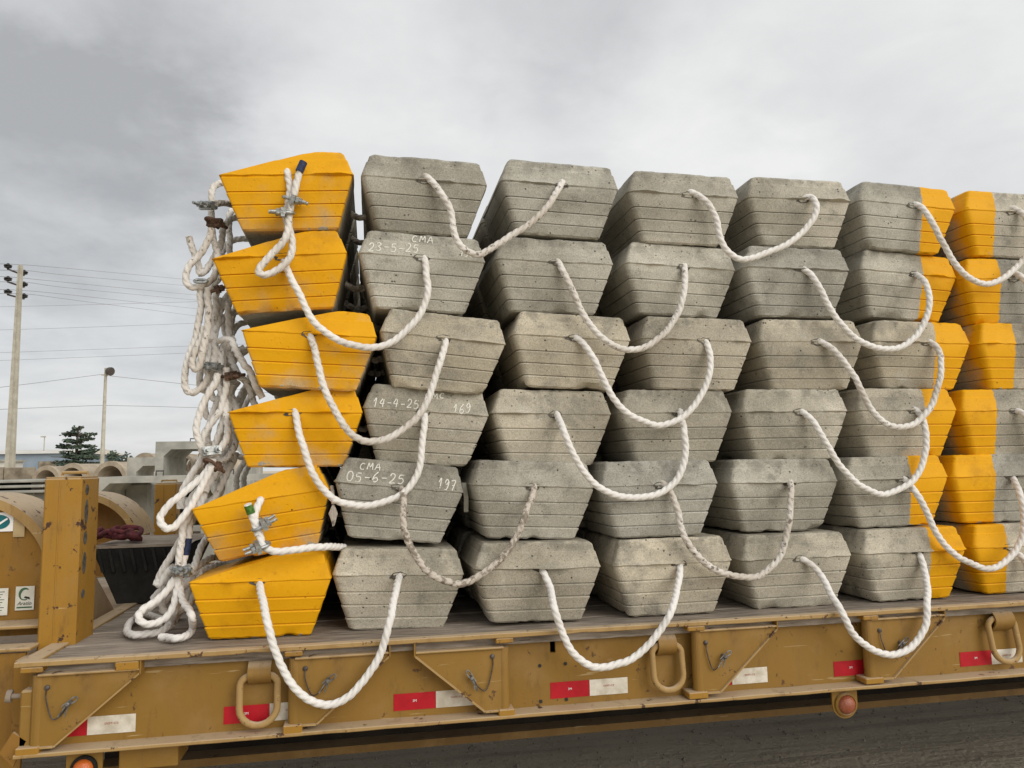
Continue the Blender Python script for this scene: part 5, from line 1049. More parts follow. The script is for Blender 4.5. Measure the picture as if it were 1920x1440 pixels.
# stake posts at the front corners of the deck
def stake(x0, x1, y0, y1, h, slots):
    root = empty('stake_post', (x0, y0, -GROUND_Z)); root.parent = TR; off = Vector((x0, y0, 0))
    m = MB(); m.box(x0, x1, y0, y1, -.06, h, .006)
    m.build('post_tube', M['tan_post'], root, offset=off)
    m = MB(); m.tube([(x0 + (x1 - x0) * .42, y0 - .0005, .0), (x0 + (x1 - x0) * .42, y0 - .0005, h - .01)], .0022, 5); m.build('weld_seam', M['tan_post'], root, offset=off)
    for (z, hh2) in slots:
        m = MB(); yc = y0 + (y1 - y0) * .30
        poly = [(yc + .017 * math.cos(2 * math.pi * k / 12), z + hh2 * math.sin(2 * math.pi * k / 12)) for k in range(12)]
        m.rings([[(x1 - .002, y, zz_) for y, zz_ in poly], [(x1 + .0015, y, zz_) for y, zz_ in poly]], cap=True); m.build('slot', M['hole'], root, offset=off)
    m = MB(); m.box(x0 + .004, x1 - .004, y0 + .004, y1 - .004, h, h + .004, .001)
    m.build('cap_plate', M['tan_edge'], root, offset=off)
    m = MB(); c0 = Vector((x0 + (x1 - x0) * .2, (y0 + y1) / 2, h + .007)); c1 = Vector((x1 - (x1 - x0) * .1, (y0 + y1) / 2, h + .007))
    m.tube([c0, c0 + Vector((0, 0, .012)), c1 + Vector((0, 0, .012)), c1], .006, 8); m.build('grab_bar', M['tan_edge'], root, offset=off)
stake(-.832, -.708, .118, .30, .580, ((.535, .020), (.455, .045), (.36, .024), (.27, .040), (.16, .016)))
stake(-1.035, -.905, 2.30, 2.42, .520, ((.42, .045), (.28, .05)))
m = MB(); m.box(-.86, -.66, .03, .117, -.046, -.036, .002); part(m, 'gusset_plate', M['tan_edge'])
m = MB(); m.rings([[(-.806, .305, -.05), (-.806, .84, -.05), (-.806, .80, .0), (-.806, .33, .345), (-.806, .305, .345)], [(-.794, .305, -.05), (-.794, .84, -.05), (-.794, .80, .0), (-.794, .33, .345), (-.794, .305, .345)]], cap=True); part(m, 'bulkhead_plate', M['tan_dusty'])
# gooseneck: mudguards over the wheels, the ledge and the tall side plate left of the deck
def mudguard(xc, zc_, R_, y0, depth, rec, pm):
    root = empty('mudguard', (xc, y0, zc_ - GROUND_Z)); root.parent = TR; off = Vector((xc, y0, zc_))
    n = 30; m = MB(); arc = [(math.cos(math.radians(200 - 185 * k / n)), math.sin(math.radians(200 - 185 * k / n))) for k in range(n + 1)]
    rings = []
    for c, s_ in arc:
        rings.append([(xc + R_ * c, y0, zc_ + R_ * s_), (xc + R_ * c, y0 + depth, zc_ + R_ * s_), (xc + (R_ - .012) * c, y0 + depth, zc_ + (R_ - .012) * s_), (xc + (R_ - .034) * c, y0 + .012, zc_ + (R_ - .034) * s_), (xc + (R_ - .034) * c, y0, zc_ + (R_ - .034) * s_)])
    m.rings(rings, cap=True); m.build('guard_shell', M['tan_edge'], root, smooth=35, offset=off)
    m = MB(); poly = [(xc + (R_ - .02) * c, zc_ + (R_ - .02) * s_) for c, s_ in arc]
    poly = [(poly[-1][0], -.0), *poly[::-1], (poly[0][0], -.0)]
    m.prism_y(poly, y0 + rec, y0 + rec + .005); m.build('guard_panel', M[pm], root, offset=off)
    return root
mudguard(-1.16, .20, .325, .275, .30, .028, 'tan_panel')
mudguard(-1.237, .165, .325, 1.6, .32, .28, 'under_paint')
m = MB(); m.box(-3.4, -.822, .045, .13, -.006, .006, .003); part(m, 'ledge', M['tan_edge'])
m = MB(); m.box(-3.4, -.835, .17, .30, .046, .058, .003); part(m, 'ledge', M['tan_edge'])
m = MB(); m.box(-3.4, -.842, .06, .075, -.75, -.013, 0); part(m, 'side_plate', M['tan_panel'])
m = MB(); m.box(-3.4, -.84, .075, 2.2, -.30, -.05, 0); part(m, 'gooseneck_frame', M['under_paint'])
m = MB(); m.box(-.842, XL + .02, -.02, 2.3, -.30, -.022, 0); part(m, 'end_plate', M['tan_panel'])
# small fittings on the front corner
m = MB(); m.box(-.775, -.735, -.135, -.05, -.275, -.09, .006); part(m, 'corner_plate', M['tan'])
m = MB(); m.lathe((-.78, -.10, -.115), (-1, -.15, .1), [(0, .008), (.03, .008), (.03, .020), (.045, .020), (.047, .010)], 14); part(m, 'corner_bolt', M['dusty'], smooth=40)
m = MB(); m.prism_y([(-.825, -.275), (-.785, -.32), (-.75, -.245), (-.79, -.215)], -.135, -.125); part(m, 'chain_plate', M['under_paint'])
# stickers on the mudguard panel
def card(x0, x1, z0, z1, mat, name, y=.2965):
    m = MB(); m.box(x0, x1, y, y + .002, z0, z1); return part(m, name, mat)
so = F['stick_oval']
st = card(so[0][0] - .03, so[1][0], so[1][2], so[0][2], M['white'], 'sticker')
st['label'] = 'white sticker with a teal oval and a pale tick'
cxo, czo = so[0][0] - .004, (so[0][2] + so[1][2]) / 2
m = MB(); n = 28; m.prism_y([(cxo + .040 * math.cos(2 * math.pi * k / n), czo + .027 * math.sin(2 * math.pi * k / n)) for k in range(n)], .2945, .2964); m.build('oval_print', M['teal'], st, offset=TO)
m = MB(); m.prism_y([(cxo - .012, czo - .014), (cxo - .004, czo - .018), (cxo + .034, czo + .010), (cxo + .030, czo + .015)], .2928, .2944); m.build('tick_print', M['white'], st, offset=TO)
mk = card(so[1][0] + .001, so[1][0] + .040, so[1][2] - .022, so[0][2] + .004, M['masking'], 'masking_tape')
sd = F['stick_doc']
pl_ = card(sd[0][0] - .09, sd[1][0], sd[1][2], sd[0][2], M['paper'], 'data_plate', .2935)
for i in range(9):
    zl = sd[0][2] - .012 - i * .0095; m = MB(); m.box(sd[0][0] - .08, sd[1][0] - .012 - .006 * (i % 3), .2925, .2934, zl - .0022, zl); m.build('print_line', M['green'] if i % 2 else M['ink'], pl_, offset=TO)
sl = F['stick_logo']; x0, x1, z1, z0 = sl[0][0], sl[1][0], sl[0][2], sl[1][2]
lo = card(x0, x1, z0, z1, M['paper'], 'sticker'); lo['label'] = 'cream sticker with a green letter C and black script'
cx, cz = (x0 + x1) / 2 - .001, z1 - .028
m = MB(); outer, inner = [], []
for k in range(19):
    a = math.radians(48 + 250 * k / 18); wdt = .0040 + .0058 * math.sin(math.pi * min(1, k / 13))
    outer.append((cx + .0205 * math.cos(a), cz + .0235 * math.sin(a))); inner.append((cx + (.0205 - wdt) * math.cos(a), cz + (.0235 - wdt) * math.sin(a)))
for k in range(18): m.add([(outer[k][0], .2958, outer[k][1]), (outer[k + 1][0], .2958, outer[k + 1][1]), (inner[k + 1][0], .2958, inner[k + 1][1]), (inner[k][0], .2958, inner[k][1])], [(0, 1, 2, 3)])
m.build('logo_print', M['green'], lo, offset=TO)
m = MB(); m.add([(cx - .002, .2956, cz - .014), (cx + .020, .2956, cz - .021), (cx + .017, .2956, cz - .012), (cx + .002, .2956, cz - .008)], [(0, 1, 2, 3)]); m.build('logo_print', M['ink'], lo, offset=TO)
text_mesh('lettering', 'Aratio', .0185, M['ink'], lo, (cx, .2955, z0 + .0245 - GROUND_Z), shear=.35, thick=.0004)
m = MB(); m.box(x0 + .006, x1 - .006, .2955, .2964, z0 + .0075, z0 + .0125); m.build('print_line', M['green'], lo, offset=TO)

# ================================================================== the concrete blocks
HB, WB, IT, IB, YT, YBO, ZC = .30, .2450, .0320, .0694, .0147, .0381, .2056
def block_mesh(name, seed, yellow_end=False, fine=True, mats=()):
    rnd = random.Random(seed); s0 = seed * 13.7
    nz = lambda *p: mnoise.noise(Vector(p) + Vector((s0, s0 * .37, s0 * .71)))
    nF = 26 if fine else 6; nS = 8 if fine else 3; nC = 5 if fine else 2
    D = 2 * WB
    lev = []          # z, extra inset, kind
    gro = (.047, .095, .143)
    lev += [(0.0, .006, 'b0'), (.007, 0, 'b1')]
    for gz in gro: lev += [(gz - .018, -.0002, ''), (gz - .0062, -.0018, ''), (gz - .0018, .0012, ''), (gz - .0010, .0066, 'g'), (gz + .0012, .0070, 'g'), (gz + .0024, .0008, '')]
    lev += [(ZC - .012, .0005, ''), (ZC - .005, .0025, 'u'), (ZC - .001, 0.0, 'lip'), (ZC + .003, 0.0, 'lip2'), (ZC + .010, .0006, ''), (.262, -.001, ''), (.266, .002, ''), (HB - .009, 0, 't1'), (HB, .006, 't0')]
    rcl = .008 if yellow_end else .026
    rings = []
    for z, ex, kd in lev:
        if z <= ZC: t = (ZC - z) / ZC; ix = IB * t; iyf = YBO * t; xl, xr = -WB + ix, WB - ix
        else:
            t = (z - ZC) / (HB - ZC); ix = IT * t; iyf = YT * t; xl, xr = -WB + ix, WB - ix
            if yellow_end: xl = -WB + (WB + .088) * t
        xl += ex; xr -= ex; yf = iyf + ex; yb = D - iyf - ex
        r1 = rcl * (1.0 if z < ZC + .004 else .55); r2 = .008 if z < ZC + .004 else .006; r3 = .02
        if xr - xl < .15: r1 = min(r1, .008)
        pts = []
        def arc(cx, cy, r, a0): return [(cx + r * math.cos(math.radians(a0 + 90 * k / nC)), cy + r * math.sin(math.radians(a0 + 90 * k / nC))) for k in range(nC + 1)]
        fl = arc(xl + r1, yf + r1, r1, 180); fr = arc(xr - r2, yf + r2, r2, 270); br = arc(xr - r3, yb - r3, r3, 0); bl = arc(xl + r3, yb - r3, r3, 90)
        def span(a, b, n): return [(a[0] + (b[0] - a[0]) * k / n, a[1] + (b[1] - a[1]) * k / n) for k in range(1, n)]
        pts = fl + span(fl[-1], fr[0], nF) + fr + span(fr[-1], br[0], nS) + br + span(br[-1], bl[0], nS) + bl + span(bl[-1], fl[0], nS)
        cx_, cy_ = (xl + xr) / 2, (yf + yb) / 2
        ring = []
        for (x, y) in pts:
            zz2 = z; ox = oy = 0.0
            if fine:
                dx, dy = x - cx_, y - cy_
                if abs(dy) / (yb - yf) > abs(dx) / (xr - xl): ux, uy = 0.0, math.copysign(1, dy)
                else: ux, uy = math.copysign(1, dx), 0.0
                out = .0007 * nz(x * 30, y * 30, z * 30)
                if kd in ('lip', 'lip2'):
                    a = nz(x * 5, y * 5, 1.0); b2 = nz(x * 34, y * 34, 2.0)
                    lp = max(0.0, a * 2.1 + .08 + b2 * .9) * .0128 * min(1.0, max(.25, (min(x - xl, xr - x)) / .05))
                    out += lp if kd == 'lip' else lp * .55
                    zz2 += .0035 * nz(x * 22, y * 22, 3.0) * (1 if kd == 'lip' else .6)
                elif kd == 'u':
                    out -= max(0.0, nz(x * 4, y * 4, 4.0)) * .007
                elif kd == 'b0':
                    c = max(0.0, nz(x * 13, y * 13, 5.0) - .12); out -= c * .032; zz2 += max(0.0, nz(x * 40, y * 40, 6.0)) * .006 + c * .014
                elif kd == 'b1':
                    c = max(0.0, nz(x * 13, y * 13, 5.0) - .12); out -= c * .018; zz2 += c * .020 + .0028 * nz(x * 40, y * 40, 7.0)
                elif kd in ('t0', 't1'):
                    c = max(0.0, nz(x * 11, y * 11, 8.0) - .16); out -= c * (.014 if kd == 't0' else .006); zz2 += .0026 * nz(x * 55, y * 55, 9.0) - c * (.004 if kd == 't0' else .006)
                ox, oy = ux * out, uy * out
            ring.append((x + ox, y + oy, zz2))
        rings.append(ring)
    m = MB(); m.rings(rings, cap=True)
    me = bpy.data.meshes.new(name); me.from_pydata(m.v, [], m.f)
    for mt in mats: me.materials.append(mt)
    me.polygons.foreach_set('use_smooth', [True] * len(me.polygons)); me.set_sharp_from_angle(angle=math.radians(24)); me.update()
    return me
ROWN = {1: 'top row', 2: 'second row', 3: 'third row', 4: 'fourth row', 5: 'fifth row', 6: 'bottom row'}
ORD = ['first', 'second', 'third', 'fourth', 'fifth', 'sixth', 'seventh', 'eighth', 'ninth']
TINT = {1: .20, 2: .10, 3: .85, 4: .55, 5: .15, 6: .75}
rear_me = block_mesh('concrete_block', 991, fine=False, mats=[M['concrete']])
rear_ye = block_mesh('concrete_block', 992, yellow_end=True, fine=False, mats=[M['concrete']])
FRONT = {}
rb = random.Random(21)
for (r, c), (bx, by, bz, rot) in BLOCKS.items():
    if c == 0:
        lab = f'yellow painted end block at the left of the {ROWN[r]}'
        me = block_mesh('concrete_block', 100 + r, True, True, [M['painted']])
    elif c in (5, 6):
        lab = f'grey block with yellow {"right" if c == 5 else "left"} end, {ORD[c]} from the left in the {ROWN[r]}'
        me = block_mesh('concrete_block', 200 + r * 10 + c, False, True, [M['painted']])
    else:
        lab = f'bare grey concrete block, {ORD[c]} from the left in the {ROWN[r]}'
        me = block_mesh('concrete_block', 200 + r * 10 + c, False, True, [M['concrete']])
    o = link('concrete_block', me); o.location = (bx, by, bz); o.rotation_euler = (0, -rot, 0)
    tag(o, lab, 'concrete block', 'ballast blocks along the front of the stack')
    o['tint'] = min(1.0, max(0.0, TINT[r] + rb.uniform(-.18, .18)))
    if c == 0: o['paint_from'], o['paint_to'], o['paint_deep'] = -1.0, 1.0, (.42 if r == 6 else .14)
    elif (r, c) in STRIPE: o['paint_from'], o['paint_to'] = STRIPE[(r, c)]; o['paint_deep'] = .19
    FRONT[(r, c)] = o
    # the mats run back across the trailer: more blocks behind, seen only through the gaps
    for k in range(1, 5 if c < 2 else 4):
        q = link('concrete_block', rear_ye if c == 0 else rear_me)
        q.location = (bx + rb.uniform(-.008, .008) + (0 if k < (4 if c < 2 else 3) else (-.13 if c > 1 else (.26 if c > 0 or r >= 3 else .12))), by + k * .5236, bz); q.rotation_euler = (0, -rot, 0); q['tint'] = .4  # stagger added to the last blocks, closing the gaps so they go dark
        if c == 0 and k == 1: tag(q, f'bare grey end block directly behind the yellow one in the {ROWN[r]}', 'concrete block', 'end blocks behind the yellow ones')
        else: tag(q, 'bare grey concrete block deep in the stack behind the front face', 'concrete block', 'ballast blocks deep in the stack')

# chalk marks: strokes drawn on the upper bevel
GL = {'0': [[(.5 + .42 * math.sin(a * .63), .5 + .5 * math.cos(a * .63)) for a in range(11)]],
      '1': [[(.15, .62), (.55, 1), (.45, 0)]], '2': [[(.12, .72), (.25, .95), (.55, 1), (.80, .8), (.68, .5), (.35, .2), (.1, .02), (.9, .06)]],
      '3': [[(.1, .9), (.5, 1), (.8, .8), (.4, .55), (.8, .32), (.55, .02), (.08, .1)]], '4': [[(.45, 1), (.08, .42), (.85, .45)], [(.70, .95), (.58, 0)]],
      '5': [[(.85, 1), (.25, .96), (.18, .58), (.6, .62), (.85, .35), (.6, .03), (.1, .05)]], '6': [[(.75, 1), (.3, .65), (.12, .25), (.45, 0), (.82, .2), (.6, .46), (.2, .32)]],
      '7': [[(.08, .96), (.85, 1), (.4, 0)], [(.3, .5), (.8, .54)]], '8': [[(.75, .85), (.4, 1), (.2, .78), (.7, .35), (.5, 0), (.15, .2), (.75, .7), (.75, .85)]],
      '9': [[(.82, .78), (.45, 1), (.15, .72), (.45, .5), (.82, .78), (.72, .3), (.45, 0), (.15, .05)]], '-': [[(.15, .48), (.85, .50)]],
      'C': [[(.8, .9), (.4, .98), (.12, .5), (.35, .05), (.8, .1)]], 'M': [[(.05, 0), (.2, 1), (.5, .35), (.8, 1), (.95, 0)]], 'A': [[(.05, 0), (.5, 1), (.9, 0)], [(.2, .38), (.95, .42)]]}
for (rc, txt, p0, p1, hgt) in CHALK:
    blk = FRONT[rc]; m = MB(); rc_ = random.Random(hash(txt) % 999 + 5 if False else sum(map(ord, txt)))
    n = len(txt); dx = (p1[0] - p0[0]) / n
    for i, ch in enumerate(txt):
        ox = p0[0] + dx * i; oz = p0[1] + (p1[1] - p0[1]) * i / n + rc_.uniform(-.002, .002); h = hgt * rc_.uniform(.92, 1.08); w = dx * .80
        for stroke in GL[ch]:
            pts = [Vector((ox + u * w + .12 * v * w, 0, min(oz + v * h, HB - .008))) for u, v in stroke]
            pts = catmull(pts, .003); pts = [Vector((p.x, YT * (p.z - ZC) / (HB - ZC) - .0018, p.z)) for p in pts]
            prev = None
            for a in range(len(pts)):
                t = (pts[min(a + 1, len(pts) - 1)] - pts[max(a - 1, 0)]).normalized(); nn = Vector((-t.z, 0, t.x)) * (.0020 + .0006 * mnoise.noise(pts[a] * 180))
                cur = (pts[a] + nn, pts[a] - nn)
                if prev and mnoise.noise(pts[a] * 260) > -.58: m.add([prev[0], prev[1], cur[1], cur[0]], [(0, 1, 2, 3)])
                prev = cur
    o = m.build('chalk_mark', M['chalk'], blk)

# ================================================================== ropes: three strand, laid in real twist
RR = .0130
def rope_rings(pts, R=RR, pitch=.090, step=.005, n=24):
    P = catmull(pts, .012); L_ = len(P)
    for i in range(L_):
        w_ = min(1.0, i / 8, (L_ - 1 - i) / 8)
        P[i] = P[i] + mnoise.noise_vector(P[i] * 11) * (.0042 * w_) + mnoise.noise_vector(P[i] * 31 + Vector((7, 3, 1))) * (.0016 * w_)
    # even spacing
    Q = [P[0]]; acc = 0.0
    for i in range(1, len(P)):
        seg = (P[i] - P[i - 1]).length; a = P[i - 1]
        while acc + seg >= step:
            f = (step - acc) / seg; a = a.lerp(P[i], f); Q.append(a.copy()); seg *= (1 - f); acc = 0.0
        acc += seg
    b, rs = .536 * R, .464 * R; rings = []; N = None
    for i, p in enumerate(Q):
        t = (Q[min(i + 1, len(Q) - 1)] - Q[max(i - 1, 0)]).normalized()
        if N is None: N = t.orthogonal().normalized()
        else: N = (N - t * N.dot(t)).normalized()
        B = t.cross(N); ph = -2 * math.pi * i * step / pitch; ring = []
        for k in range(n):
            th = 2 * math.pi * k / n; a = ((th - ph) % (2 * math.pi / 3)); a = min(a, 2 * math.pi / 3 - a)
            q = min(1.0, max(0.0, (math.degrees(a) - 20) / 40)); r = R * (1.03 - .36 * q * q)
            ring.append(p + (N * math.cos(th) + B * math.sin(th)) * r)
        rings.append(ring)
    return rings
def rope(name, pts, label, group, dirt, R=RR, frayed=False):
    m = MB(); rg = rope_rings(pts, R); m.rings(rg, cap=True)
    o = m.build(name, M['rope'], None, smooth=62)
    o['dirt'] = dirt + .12; tag(o, label, 'rope', group); return o
for (r, c), (dirt, pts) in LOOPS.items():
    how = 'dirty' if dirt > .4 else ('slightly soiled' if dirt > .22 else 'clean white')
    rope('rope_loop', pts, f'{how} rope loop hanging between the {ORD[c]} and {ORD[c + 1]} blocks of the {ROWN[r]}', 'rope loops across the front of the stack', dirt)
def rope_hole(r, c, p):
    blk = FRONT[(r, c)]
    if blk is None: return
    R_ = Matrix.Rotation(-BLOCKS[(r, c)][3], 3, 'Y'); q = R_.inverted() @ (Vector(p) - Vector(BLOCKS[(r, c)][:3]))
    m = MB(); n = 14; rn = random.Random(r * 31 + c * 7); ring0, ring1 = [], []
    for k in range(n):
        a = 2 * math.pi * k / n; s_ = 1 + .25 * rn.uniform(-1, 1); x, z = q.x - .008 + .030 * math.cos(a) * s_, ZC - .004 + .0135 * math.sin(a) * s_
        ys_ = YBO * (ZC - z) / ZC if z < ZC else YT * (z - ZC) / (HB - ZC)
        ring0.append((x, ys_ - .0016, z)); ring1.append((q.x + (x - q.x) * .5, .004, ZC - .004 + (z - ZC + .004) * .5))
    m.rings([ring0, ring1]); m.add(ring1, [tuple(range(n))])
    m.build('rope_hole', M['hole'], blk)
for (r, c), (dirt, pts) in LOOPS.items():
    rope_hole(r, c, pts[1])
    if (r, c + 1) in FRONT: rope_hole(r, c + 1, pts[-2])
TL = {'eye_top': ('old rope with a clamped teardrop eye beside the top yellow block', .75), 'free_end': ('loose frayed rope end poking up left of the topmost teardrop eye', .8), 'far_stub': ('short rope curving out behind the top yellow block above the second one', .6),
      'brown_stub': ('short brown rope between the topmost clamp and the top yellow block', 1.6), 'long_bight': ('long rope bight with the widest loop left of the third yellow block', .6), 'narrow_bight': ('narrow doubled rope bight hanging in front of the wide loop', .85),
      'clamped': ('thick rope through two clamps beside the third yellow block, ending in an eye', .6), 'clamped_second': ('rope running beside the clamped rope down into the lower eye', .55), 'clamped_third': ('short rope strand between the clamped ropes beside the fourth yellow block', .6),
      'hook': ('small hook shaped rope hanging between the third and fourth yellow blocks', .7), 'hook_tail': ('rope strand slanting down behind the fourth yellow block', .7), 'back_strand': ('dark rope strand tucked into the gap below the third yellow block', .7),
      'edge_rope': ('pale rope with yellow paint running down the edge of the third yellow block', .35), 'side_strand': ('rope leaving the stack under the second yellow block', .6), 'short_strand': ('short vertical rope behind the clamps left of the third yellow block', .6),
      'upper_strand': ('rope stub curling over the corner of the third yellow block', .7), 'thick_strand': ('shaded rope behind the lower clamp of the third yellow block', .75), 'eye_lower': ('white rope teardrop loop hanging low in front of the far post', .2),
      'grey_strand': ('grey rope slanting down left from the eye beside the fourth yellow block', .35), 'brown_strand': ('brownish rope running down to the shiny clamps above the deck', .7), 'taped': ('rope wrapped with dark blue tape beside the fifth yellow block', .3),
      'side_low': ('grey rope slanting past the bright ground left of the fifth yellow block', .4), 'brown_low': ('brown rope reaching from under the fifth yellow block to the shiny clamps', 1.2), 'pale_low': ('spattered rope lying along the gap above the bottom yellow block', .6),
      'thin_bight': ('flat doubled rope bight sticking out before the black rubber block', .3), 'floor_loop': ('white rope teardrop loop drooping onto the deck below the shiny clamps', .2), 'deck_coil': ('rope coil lying on the deck planks under the drooping loop', .3),
      'deck_end': ('rope lying on the deck with its cut end beside the bottom yellow block', .35), 'far_drop': ('thin far rope dropping behind the lower eye', .4), 'far_pair': ('left one of two far ropes hanging above the fifth yellow block', .5), 'far_pair_b': ('right one of two far ropes hanging above the fifth yellow block', .5),
      'knot': ('short knotted rope end at the lower corner of the fourth yellow block', .2), 'cluster_e': ('rope hanging between the second and third yellow blocks into the wide loop', .5), 'cluster_f': ('wavy rope closest to the corner of the fourth yellow block', .5), 'cluster_g': ('rope slanting behind the low white loop toward the blue tape', .4), 'floor_back': ('rope lying on the deck behind the drooping loop', .4),
      'cluster_a': ('soiled rope twisting down the left side of the fourth yellow block', .6), 'cluster_b': ('small sagging rope bight below the paired clamps', .7), 'cluster_c': ('rope running from the fourth yellow block corner down behind the low loop', .5),
      'cluster_d': ('short curl of rope inside the narrow loop left of the fourth yellow block', .7), 'shadow_coil': ('dark dirty rope curl on the deck inside the drooping loop', 1.5), 'shadow_tail': ('grey rope tail between the drooping loop and the black rubber block', .6),
      'face_eye': ('rope eye doubled through two clamps on the face of the top yellow block', .55), 'face_tail': ('white rope led by two clamps across the face of the fifth yellow block', .1),
      'face_tape': ('rope tail end with green tape on the face of the fifth yellow block', .1)}
ROPES = {}
for k, pts in TANGLE.items():
    if k in ('frayed', 'strap'): continue
    lab, d_ = TL[k]; ROPES[k] = rope('rope', pts, lab, 'ropes hanging on the left end of the stack' if not k.startswith('face') else 'ropes tied on the yellow faces', d_ * .6, RR * (1.0 if not k.startswith('face') else 1.0))
for i_, (k, off_, lab) in enumerate((('long_bight', (.035, .10, .012), 'second wide rope bight close behind the widest loop'), ('clamped', (.022, .09, -.02), 'further turn of rope behind the clamped rope with the lower eye'),
        ('narrow_bight', (.055, .12, -.03), 'second narrow bight between the wide loop and the third yellow block'), ('eye_lower', (.055, .16, .035), 'shaded rope loop close behind the low white teardrop loop'),
        ('floor_loop', (.045, .13, .012), 'second drooping loop on the deck behind the white one'), ('eye_top', (.045, .14, -.05), 'shaded rope eye behind the topmost teardrop eye'), ('cluster_c', (-.02, .08, .02), 'rope strand just left of the fourth yellow block corner rope'),
        ('edge_rope', (-.03, .10, -.03), 'shaded rope behind the pale rope on the edge of the third yellow block'))):
    pts = [[p[0] + off_[0] + .012 * mnoise.noise((p[0] * 7, p[2] * 7, i_)), p[1] + off_[1], max(.016, p[2] + off_[2] + .012 * mnoise.noise((p[2] * 7, p[0] * 7, i_ + 9)))] for p in TANGLE[k]]
    rope('rope', pts, lab, 'ropes hanging on the left end of the stack', .45)
# frayed rope end and the scrap of strap hanging in the gaps
pts = TANGLE['frayed']; m = MB(); m.tube(catmull(pts[:3], .008), .008, 8); rf = random.Random(4); top, bot = Vector(pts[2]), Vector(pts[4])
for k in range(40):
    a = rf.random() * 6.28; w_ = rf.uniform(.004, .017); mid = top.lerp(bot, .45) + Vector((math.cos(a) * w_, math.sin(a) * w_ * .6, 0)); en = top.lerp(bot, rf.uniform(.8, 1.05)) + Vector((math.cos(a) * w_ * .25, 0, 0))
    m.tube([top, mid, en], [.003, .0035, .001], 5)
o = m.build('frayed_rope_end', M['rope'], smooth=50); o['dirt'] = .7; tag(o, 'frayed tuft of rope end hanging in the gap right of the fifth yellow block', 'rope end')
pts = TANGLE['strap']; m = MB(); a, b_ = Vector(pts[0]), Vector(pts[2])
m.rings([[p + Vector((-.009, 0, 0)), p + Vector((.009, 0, 0)), p + Vector((.009, .003, 0)), p + Vector((-.009, .003, 0))] for p in (a, a.lerp(b_, .5) + Vector((.004, -.004, 0)), b_)], cap=True)
tag(m.build('strap_end', M['paper']), 'scrap of pale strap hanging in the gap after the second block of the fifth row', 'strap')
# short links of rope between neighbouring blocks, deep in the gaps
for r in (1, 2, 3, 4):
    for k in (1, 2):
        a, b_ = BLOCKS[(r, 0)], BLOCKS[(r, 1)]; x0, x1 = a[0] + WB - .05, b_[0] - WB + .05; y = .02 + k * .26; z = a[2] + .19 - .03 * k
        rope('rope_link', [(x0, y, z + .02), ((x0 + x1) / 2, y, z - .01), (x1, y, z)], f'{"nearer" if k == 1 else "farther"} rope link in the gap right of the {["top", "second", "third", "fourth"][r - 1]} yellow block', 'rope links in the gaps', 1.0)

# U-bolt rope clips: part of the rope they grip
def clip(parent, c, tip, mat):
    c, tip = Vector(c), Vector(tip); L_ = (tip - c).normalized(); T_ = Vector((0, -.25, 1)); T_ = (T_ - L_ * T_.dot(L_)).normalized(); W_ = L_.cross(T_)
    mt = M[mat]; hw = .0205; k_ = 1.25
    m = MB()                                               # saddle: a ribbed yoke across the legs
    def bx8(cc, a, b2, d):
        a, b2, d = a * k_, b2 * k_, d * k_
        return [cc + L_ * (sx * a) + W_ * (sy * b2) + T_ * (sz * d) for sz in (-1, 1) for sx, sy in ((-1, -1), (1, -1), (1, 1), (-1, 1))]
    for k in (-1, 0, 1): m.add(bx8(c + L_ * .0205 + T_ * (.011 * k), .006 if k else .008, .026, .0042), [(0, 3, 2, 1), (4, 5, 6, 7), (0, 1, 5, 4), (1, 2, 6, 5), (2, 3, 7, 6), (3, 0, 4, 7)])
    sd_ = m.build('rope_clip', mt, parent)
    pts = [c + W_ * hw + L_ * .068]
    for k in range(11): a = math.pi * k / 10; pts.append(c + W_ * (hw * math.cos(a)) - L_ * (hw * math.sin(a)))
    pts.append(c - W_ * hw + L_ * .068)
    m = MB(); m.tube(pts, .0065, 8); m.build('u_bolt', mt, sd_, smooth=50)
    for sgn in (-1, 1):
        m = MB(); m.lathe(c + W_ * (hw * sgn) + L_ * .032, L_, [(0, .0128), (.011, .0128)], 6); m.build('nut', mt, sd_)
for (n_, c_, t2, mt) in CLIPS: clip(ROPES[n_], c_, t2, mt)
th = Vector(THIMBLE); m = MB()
m.tube([th + Vector((.020 * math.cos(2 * math.pi * k / 20) * (1.3 if math.cos(2 * math.pi * k / 20) > 0 else 1), .008 * math.sin(2 * math.pi * k / 20), .008 * math.sin(2 * math.pi * k / 20) - .002)) for k in range(20)], .0055, 8, closed=True); m.build('thimble', M['steel'], ROPES['eye_top'], smooth=50)
for key, mt, parent in (('navy', 'navy', 'face_eye'), ('green', 'green_tape', 'face_tape'), ('blue', 'navy', 'taped')):
    m = MB(); m.tube(catmull(TAPES[key], .004), .0150, 14); m.build('tape_wrap', M[mt], ROPES[parent], smooth=50)

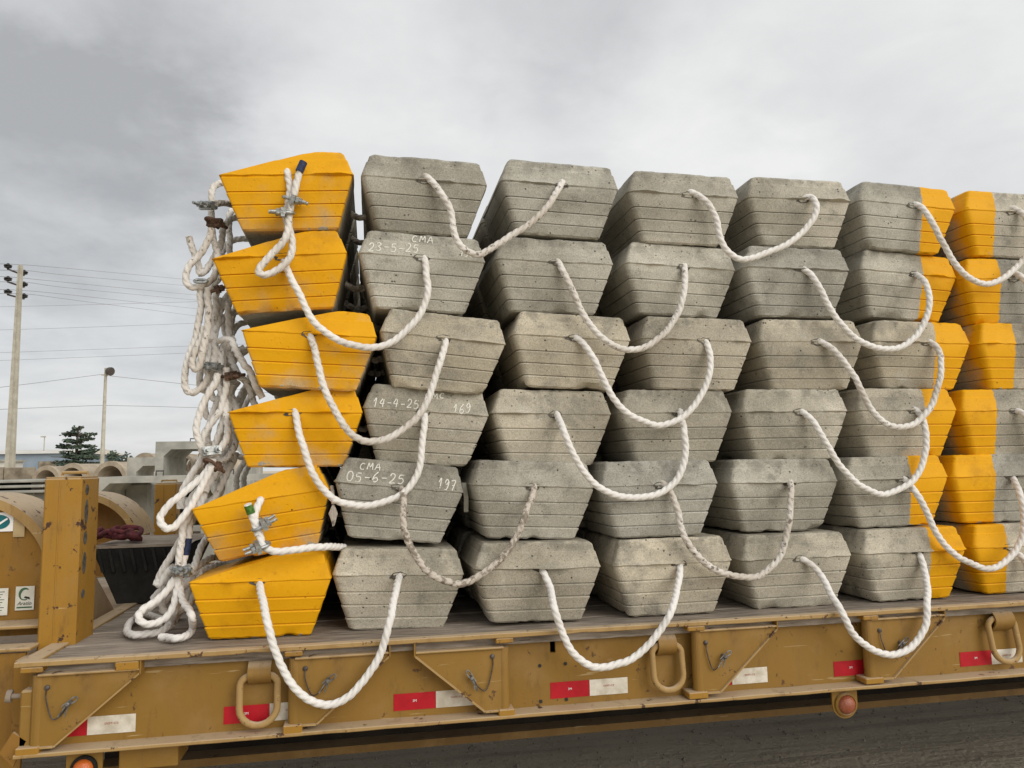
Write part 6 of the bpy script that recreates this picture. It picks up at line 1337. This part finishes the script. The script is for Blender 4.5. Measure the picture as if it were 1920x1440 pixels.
# ================================================================== the black rubber block on the deck and the red rope on it
yb0, yb1 = .88, 1.42; zt = .268
root = empty('rubber_block', (-.72, yb0, 0)); tag(root, 'black ribbed rubber block with a dusty top behind the near post', 'rubber block')
off = Vector((-.72, yb0, 0))
m = MB(); x0, x1, u0, u1 = -.925, -.50, -.815, -.61
def rg(z, xa, xb, iy): return [(xa, yb0 + iy, z), (xb, yb0 + iy, z), (xb, yb1 - iy, z), (xa, yb1 - iy, z)]
m.rings([rg(.001, u0, u1, .03), rg(.10, u0 - .040, u1 + .040, .02), rg(zt - .05, x0 + .02, x1 - .02, .004), rg(zt - .012, x0, x1, 0)], cap=True); m.build('body', M['black'], root, offset=off)
m = MB(); n = 12; vs = []; 
for j in range(7):
    for i in range(n + 1):
        x = x0 - .004 + (x1 - x0 + .008) * i / n; y = yb0 - .004 + (yb1 - yb0 + .008) * j / 6; vs.append((x, y, zt - .010 + .010 * (mnoise.noise((x * 9, y * 9, 3)) + .6)))
m.add(vs, [(j * (n + 1) + i, j * (n + 1) + i + 1, (j + 1) * (n + 1) + i + 1, (j + 1) * (n + 1) + i) for j in range(6) for i in range(n)])
m.add([(x0 - .004, yb0 - .004, zt - .014), (x1 + .004, yb0 - .004, zt - .014), (x1 + .004, yb0 - .004, zt - .002), (x0 - .004, yb0 - .004, zt - .002)], [(0, 1, 2, 3)]); m.build('dusty_top', M['dusty'], root, offset=off)
for i in range(9):
    x = x0 + .03 + i * .046; m = MB(); m.rings([[(x, yb0 - .012, zt - .02), (x + .012, yb0 - .012, zt - .02), (x + .012, yb0 + .01, zt - .02), (x, yb0 + .01, zt - .02)], [(x + .02, yb0 - .004, zt - .12), (x + .032, yb0 - .004, zt - .12), (x + .032, yb0 + .02, zt - .12), (x + .02, yb0 + .02, zt - .12)]], cap=True); m.build('rib', M['black'], root, offset=off)
rr = random.Random(9); pts = []
for k in range(34):
    a = k * .75; pts.append((-.875 + .075 * math.cos(a) + rr.uniform(-.03, .03) + .05 * (k / 34), 1.02 + .07 * math.sin(a) + rr.uniform(-.03, .03), zt + .016 + .062 * abs(math.sin(k * 1.9)) * rr.uniform(.3, 1)))
pts += [(-.78, .98, zt + .016), (-.74, 1.0, zt + .014)]
m = MB(); m.tube(catmull(pts, .015), .0115, 8); tag(m.build('red_rope', M['red_rope'], smooth=50), 'tangle of dull red rope on top of the black rubber block', 'rope')
